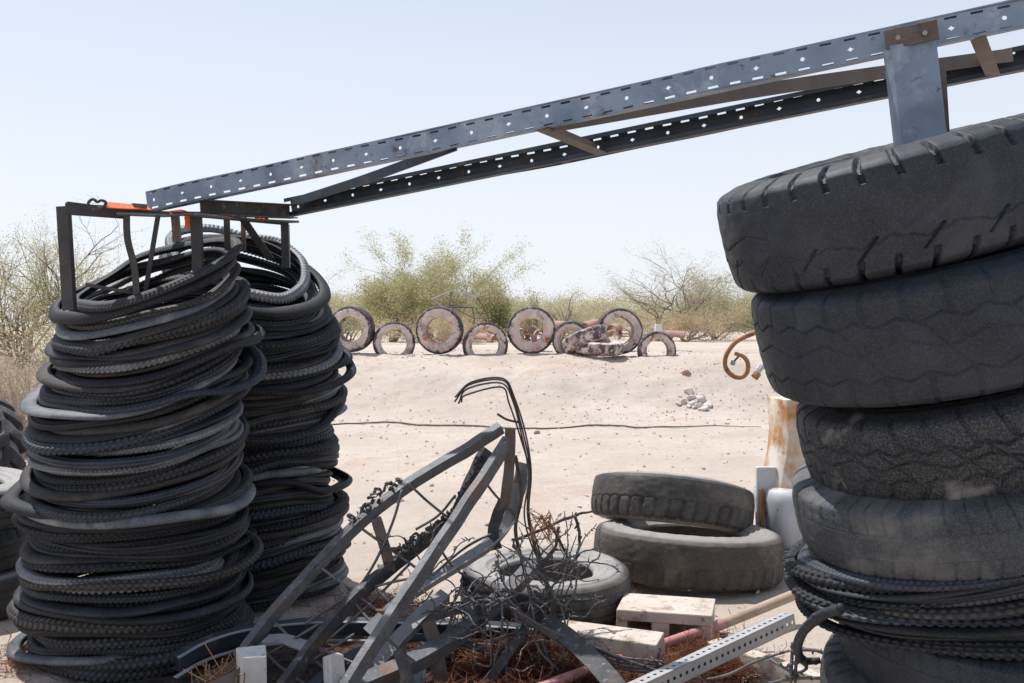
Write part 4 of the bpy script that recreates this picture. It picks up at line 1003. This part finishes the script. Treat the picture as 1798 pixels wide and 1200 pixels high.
# ------------------------------------------------------------------ things on the bank
ws = thing("wire_star", "thin rusty rod star frame standing behind the large white upright tyre", "metal sculpture", W(835, 590, 15.6))
wp = {'a': (794, 511, 15.5), 'b': (758, 526, 15.2), 'c': (780, 540, 15.9), 'd': (789, 536, 16.2), 'e': (837, 522, 15.2), 'f': (829, 540, 16.0), 'g': (851, 543, 15.4), 'h': (833, 560, 15.9), 'i': (858, 558, 15.5), 'j': (830, 592, 15.8)}
for e, m in (("ab", 'pale_steel'), ("ae", 'pale_steel'), ("ad", 'rust_steel'), ("bc", 'pale_steel'), ("cf", 'rust_steel'), ("ef", 'pale_steel'), ("eg", 'rust_steel'), ("df", 'rust_steel'), ("dh", 'rust_steel'), ("fh", 'rust_steel'), ("hi", 'rust_steel'), ("gi", 'rust_steel'), ("hj", 'rust_steel'), ("dc", 'rust_steel')):
    MB().tube([W(*wp[e[0]]), W(*wp[e[1]])], .011, 6).build("rod", MATS[m], ws)

tm = None
def tile(px_, py_, d, yaw, tilt, label):
    global tm
    if tm is None:
        a = np.linspace(0, math.pi, 11); L = .30; V = []
        for (r, L0) in ((.105, 0), (.088, 0)):
            for e in (-L/2, L/2):
                rr = r*(1.0 if e < 0 else .84)
                V.append(np.stack([np.cos(a)*rr, np.full(11, e), np.sin(a)*rr], 1))
        V = np.concatenate(V); f = []
        for j in range(10):
            f += [(j, 11+j, 11+j+1, j+1), (22+j, 22+j+1, 33+j+1, 33+j), (j, j+1, 22+j+1, 22+j), (11+j, 33+j, 33+j+1, 11+j+1)]
        f += [(0, 22, 33, 11), (10, 21, 43, 32)]
        tm = mesh_np("clay_tile", V, np.array(f), smooth=False)
    o = put("clay_tile", tm, MATS['clay'] if not tm.materials else None)
    o.location = [float(v) for v in W(px_, py_, d)]; o.rotation_euler = (math.radians(tilt), 0, math.radians(yaw))
    return tag(o, label, "roof tile", "curved clay roof tiles behind the painted tyres")
TA = "curved brown clay roof tile stacked behind the white and orange upright tyre"
TB = "curved brown clay roof tile showing through the hole of the mauve tyre"
TC = "curved clay roof tile lying above the fallen tyre heap"
TD = "curved clay roof tile behind the half buried orange stained tyre"
for (x, y, d, yw, tl) in ((915, 588, 15.2, 5, 5), (934, 583, 15.3, -4, 4), (947, 590, 15.1, 8, 3), (926, 597, 15.0, 0, 2), (905, 596, 15.2, 3, 1), (946, 598, 15.0, -6, 2)): tile(x, y, d, yw, tl, TA)
for (x, y, d, yw, tl) in ((1078, 580, 15.1, -25, 8), (1097, 587, 15.0, -15, 5), (1080, 592, 15.0, -20, 4), (1098, 596, 14.9, -8, 3)): tile(x, y, d, yw, tl, TB)
for (x, y, d, yw, tl) in ((990, 575, 15.2, 60, 5), (1036, 574, 15.2, -40, 14), (1020, 580, 15.3, 20, 5)): tile(x, y, d, yw, tl, TC)
for (x, y, d, yw, tl) in ((850, 597, 15.2, 70, 4), (866, 599, 15.1, 20, 4)): tile(x, y, d, yw, tl, TD)
tile(1184, 592, 14.9, 75, 6, "curved clay roof tile lying alone at the right end of the tyres")
mb = MB(); c = W(1156, 578, 14.6); V = []
for z, w_ in ((-.13, .062), (.07, .045)):
    for sx_, sy_ in ((-1, -1), (1, -1), (1, 1), (-1, 1)): V.append(c+np.array([sx_*w_, sy_*w_, z]))
mb.add(V, ((3,2,1,0),(4,5,6,7),(0,1,5,4),(1,2,6,5),(2,3,7,6),(3,0,4,7)))
tag(mb.build("marker_block", MATS['white'], bevel=.006), "small white tapered block behind the rightmost half buried tyre", "block")

mb = MB(); pts = []
for x_ in np.linspace(560, 1330, 50):
    y_ = 738-2*math.sin(x_*.02)+(4 if x_ > 1050 else 0)*(x_-1050)/150*.6; d_ = 10.2
    wx = (x_-CX)/F*d_; pts.append([wx, d_+.16*math.sin(x_*.011)+.07*math.sin(x_*.031)-.25*(x_ > 1050)*(x_-1050)/260, 0])
pts = np.array(pts); pts[:, 2] = gz(pts[:, 0], pts[:, 1])+.012
mb.tube(pts, .009, 6, 0, [.9, 1, 1, .9, .35]); tag(mb.build("ground_cable", MATS['cable'], None, True), "long dark cable lying across the sand at the foot of the bank", "cable")

def rock(px_, py_, d, s, label, seed, m='stone'):
    r = np.random.default_rng(seed); import bmesh
    bm = bmesh.new(); bmesh.ops.create_icosphere(bm, subdivisions=3, radius=1)
    for v in bm.verts:
        n_ = v.co.normalized(); k = 1
        for q in range(6):
            dv = Vector(np.random.default_rng(seed*10+q).normal(0, 1, 3)).normalized(); k = min(k, .62/max(.2, n_.dot(dv)) if n_.dot(dv) > .55 else 1)
        v.co = n_*k*s; v.co.x *= 1.25; v.co.z *= .8
    me = bpy.data.meshes.new("rock"); bm.to_mesh(me); bm.free()
    p = W(px_, py_, d); x, y = p[0], d
    o = put("rock", me, MATS[m], None, (x, y, float(gz(x, y))+s*.35)); o.rotation_euler = (r.uniform(-.4, .4), r.uniform(-.4, .4), r.uniform(0, 6))
    return tag(o, label, "rock", "rocks on the sandy bank")
RK = "grey white rubble stone in the low heap on the slope left of the right stack"
rr_ = np.random.default_rng(12)
for i in range(22):
    x, y = rr_.normal(1219, 14), rr_.normal(706, 8); rock(x, y, 11.8-(y-704)*.02, rr_.uniform(.022, .062), RK, i+2, 'stone' if i % 3 else 'concrete_w')
rock(1206, 678, 12.4, .055, "small brick red stone on the slope above the rock cluster", 30, 'clay')
rock(943, 757, 9.6, .03, "small reddish stone on the sand behind the bent rods", 31, 'clay')

# ------------------------------------------------------------------ shrubs and trees
def tubes(polys, sides=4):
    V = []; Q = []; c = 0
    a = np.linspace(0, 2*math.pi, sides, endpoint=False); ca, sa = np.cos(a), np.sin(a)
    for P, R in polys:
        T = np.gradient(P, axis=0); T /= np.linalg.norm(T, axis=1)[:, None]+1e-9
        ref = np.array([.3, .9, .1]) if abs(T[0, 1]) < .8 else np.array([1., 0, .1])
        S = np.cross(T, ref); S /= np.linalg.norm(S, axis=1)[:, None]+1e-9; U = np.cross(T, S)
        v = P[:, None]+(S[:, None]*ca[None, :, None]+U[:, None]*sa[None, :, None])*R[:, None, None]
        n = len(P); I = np.arange(n*sides).reshape(n, sides)+c; J = np.roll(I, -1, 1)
        V.append(v.reshape(-1, 3)); Q.append(np.stack([I[:-1], J[:-1], J[1:], I[1:]], -1).reshape(-1, 4)); c += n*sides
    return np.concatenate(V), np.concatenate(Q)

def grow(r, p, d, L, rad, lvl, maxl, out, tips, spread, up, kids):
    n = 6; P = [p]; dd = d.copy()
    for i in range(n):
        dd = dd+r.normal(0, .16, 3)+np.array([0, 0, up*.05]); dd /= np.linalg.norm(dd); P.append(P[-1]+dd*L/n)
    P = np.array(P); R = np.linspace(rad, rad*.5, n+1); out.append((P, R))
    if lvl >= maxl:
        tips.append(P[2:]); return
    if lvl >= maxl-1: tips.append(P[4:])
    for k in range(kids[lvl]):
        i = r.integers(2, n+1); nd = dd+r.normal(0, spread, 3)+np.array([0, 0, up*.12]); nd /= np.linalg.norm(nd)
        grow(r, P[i], nd, L*r.uniform(.5, .78), R[i]*.66, lvl+1, maxl, out, tips, spread, up, kids)

def leaves(r, tips, n, s0, s1, fuzz):
    T = np.concatenate(tips); i = r.integers(0, len(T), n); C = T[i]+r.normal(0, fuzz, (n, 3))
    a = r.normal(0, 1, (n, 3)); a /= np.linalg.norm(a, axis=1)[:, None]
    b = np.cross(a, r.normal(0, 1, (n, 3))); b /= np.linalg.norm(b, axis=1)[:, None]+1e-9
    s = r.uniform(s0, s1, n)[:, None]; w = s*.36
    V = np.stack([C-a*s, C-b*w, C+a*s, C+b*w], 1).reshape(-1, 3); I = np.arange(n*4).reshape(n, 4)
    return V, I

def shrub(name, label, px_, d, height, width, stems, leafm, nleaf, leaf=(.02, .045), seed=0, lean=0, kids=(4, 3, 2), trunk=.03, bark='bark', group=None, fuzz=.06, up=1.0, spread=.5, open_=.8, base_y=None, cat="shrub"):
    r = np.random.default_rng(seed); x0 = (px_-CX)/F*d; z0 = float(gz(x0, d))-.03
    out, tips = [], []
    for k in range(stems):
        an = r.uniform(0, 6.28); tl = r.uniform(.1, 1)*open_
        dv = np.array([math.cos(an)*tl+lean, math.sin(an)*tl, 1.0]); dv /= np.linalg.norm(dv)
        grow(r, np.array([r.normal(0, .05)*width*.4, r.normal(0, .05)*width*.4, 0]), dv, height*r.uniform(.36, .58), trunk*r.uniform(.6, 1), 0, len(kids), out, tips, spread, up, kids)
    allp = np.concatenate([p for p, _ in out]); 
    q = np.quantile(allp[:, 2], .995); sxy = max(np.quantile(allp[:, 0], .98)-np.quantile(allp[:, 0], .02), .1)
    K = np.array([width/sxy, width/sxy, height/q])
    out = [(p*K, rr) for p, rr in out]; tips = [t*K for t in tips]
    t = thing(name, label, cat, (x0, d, z0), group)
    V, Q = tubes(out); put("branches", mesh_np("branches", V, Q), MATS[bark], t)
    if nleaf:
        V, Q = leaves(r, tips, int(nleaf*(3.2 if d > 15 else 2.2)), leaf[0]*.55, leaf[1]*.60, fuzz)
        V[:, 2] = np.maximum(V[:, 2], .03)
        put("foliage", mesh_np("foliage", V, Q, smooth=False), MATS[leafm], t)
    return t

def hpx(py, d, px_):   # height above ground so that the top reaches photo row py
    return CAMZ+(HY-py)/F*d-float(gz((px_-CX)/F*d, d))
G_ = "desert shrubs behind the bank"
shrub("bush", "tall olive green desert shrub behind the wire star frame", 765, 24, hpx(415, 24, 765), 3.2, 15, 'leaf_green', 17000, (.02, .05), 1, kids=(4, 3, 2), group=G_, fuzz=.09, trunk=.03)
shrub("bush", "olive shrub low on the left of the tall green shrub, behind the bank", 690, 23, hpx(478, 23, 690), 1.9, 11, 'leaf_green', 9000, (.02, .05), 2, group=G_, fuzz=.1, open_=1.1)
shrub("bush", "yellowish green shrub low on the right of the tall green shrub", 858, 23.5, hpx(490, 23.5, 858), 1.5, 10, 'leaf_green', 7000, (.02, .05), 3, group=G_, fuzz=.1, open_=1.0)
shrub("thorn_tree", "sparse grey twiggy tree with a dark trunk right of the mauve tyre", 1160, 25, hpx(438, 25, 1160), 3.1, 6, 'leaf_pale', 4200, (.02, .04), 4, kids=(5, 4, 3), group=G_, fuzz=.08, trunk=.05, spread=.62, open_=.6, cat="tree")
shrub("bush", "pale green bushes right of the grey twiggy tree", 1255, 27, hpx(488, 27, 1255), 2.2, 10, 'leaf_pale', 8000, (.025, .05), 5, group=G_, fuzz=.13, open_=1.1)
shrub("bush", "low straw coloured brush under the grey twiggy tree", 1205, 24, hpx(535, 24, 1205), 2.3, 10, 'leaf_dry', 5000, (.02, .04), 6, bark='bark_pale', group=G_, fuzz=.08, open_=1.5)
shrub("bush", "low pale brush between the yellowish shrub and the grey twiggy tree", 1010, 29, hpx(518, 29, 1010), 3.0, 12, 'leaf_pale', 8500, (.025, .055), 7, bark='bark_pale', group=G_, fuzz=.12, open_=1.5)
shrub("bush", "straw coloured brush behind the upright white and orange tyre", 925, 26, hpx(530, 26, 925), 2.0, 9, 'leaf_pale', 5500, (.02, .05), 8, group=G_, fuzz=.1, open_=1.3)
shrub("bush", "small leafy sprig standing above the white and orange tyre", 940, 20, hpx(508, 20, 940), .7, 4, 'leaf_green', 600, (.02, .045), 9, group=G_, fuzz=.05)
shrub("dead_shrub", "dark bare arching dead shrub above the fallen tyre heap", 985, 19, hpx(512, 19, 985), .95, 5, 'leaf_green', 0, seed=10, trunk=.028, group=G_, up=-1.2, kids=(3, 2), cat="shrub")
shrub("bush", "green shrub beyond the leftmost bank tyre", 610, 26, hpx(520, 26, 610), 2.0, 10, 'leaf_pale', 6500, (.02, .05), 11, group=G_, fuzz=.12, open_=1.2)
shrub("bush", "distant grey green brush peeking over the far left bicycle stack", 585, 45, hpx(492, 45, 585), 3.5, 8, 'leaf_pale', 5000, (.04, .09), 12, group=G_, fuzz=.2, open_=1.2)
shrub("bush", "low straw brush at the foot of the tall green shrub", 745, 21.5, hpx(545, 21.5, 745), 2.4, 10, 'leaf_dry', 4500, (.02, .04), 13, bark='bark_pale', group=G_, fuzz=.08, open_=1.6)
shrub("bush", "pale bush hidden partly by the top tyres of the right stack", 1340, 26, hpx(500, 26, 1340), 2.6, 10, 'leaf_pale', 6500, (.025, .05), 14, group=G_, fuzz=.12, open_=1.1)
G2 = "brush beside the left stacks"
shrub("thorn_tree", "tall wispy half bare tree rising left behind the near bicycle stack", 118, 14, hpx(352, 14, 118), 1.75, 5, 'leaf_pale', 2200, (.014, .03), 20, kids=(4, 4, 3), group=G2, fuzz=.05, trunk=.035, spread=.5, open_=.55, cat="tree")
shrub("bush", "olive bush at the left edge below the wispy tree", 35, 13, hpx(418, 13, 35), 1.5, 12, 'leaf_green', 8000, (.014, .032), 21, group=G2, fuzz=.06)
shrub("bush", "yellowing bush between the left edge bush and the near bicycle stack", 150, 12, hpx(470, 12, 150), 1.3, 10, 'leaf_green', 5000, (.014, .03), 22, group=G2, fuzz=.06)
shrub("dry_brush", "tangled pale dry brush left of the near bicycle stack", 50, 8, hpx(556, 8, 50), 1.0, 44, 'leaf_dry', 700, (.01, .022), 23, bark='bark_pale', group=G2, fuzz=.06, trunk=.013, open_=1.4, spread=.8, up=-.6, kids=(4, 3, 2))
shrub("dry_brush", "straw yellow dry brush touching the left edge above the lugged tyre", -10, 9, hpx(520, 9, -10), 1.0, 16, 'leaf_dry', 4500, (.012, .026), 24, bark='bark_pale', group=G2, fuzz=.06, trunk=.010, open_=1.0, spread=.7, kids=(4, 3, 2))
FARX = ((420, 540, "left of everything between the left stacks"), (600, 538, "just right of the far bicycle stack"), (690, 536, "behind the tall green shrub"), (830, 534, "between the tall green shrub and the straw brush"), (960, 530, "above the fallen tyre heap"), (1060, 526, "behind the mauve tyre"), (1180, 530, "behind the grey twiggy tree"), (1290, 528, "beside the top tyres of the right stack"))
for i, (x, y, w_) in enumerate(FARX):
    shrub("bush", "far hazy brush on the horizon "+w_, x, 55+4*(i % 3), hpx(y-6, 55, x), 6.0, 12, ('leaf_pale', 'leaf_green', 'leaf_dry')[i % 3], 5200, (.06, .13), 40+i, bark='bark', group=G_, fuzz=.3, open_=1.8, kids=(4, 3))
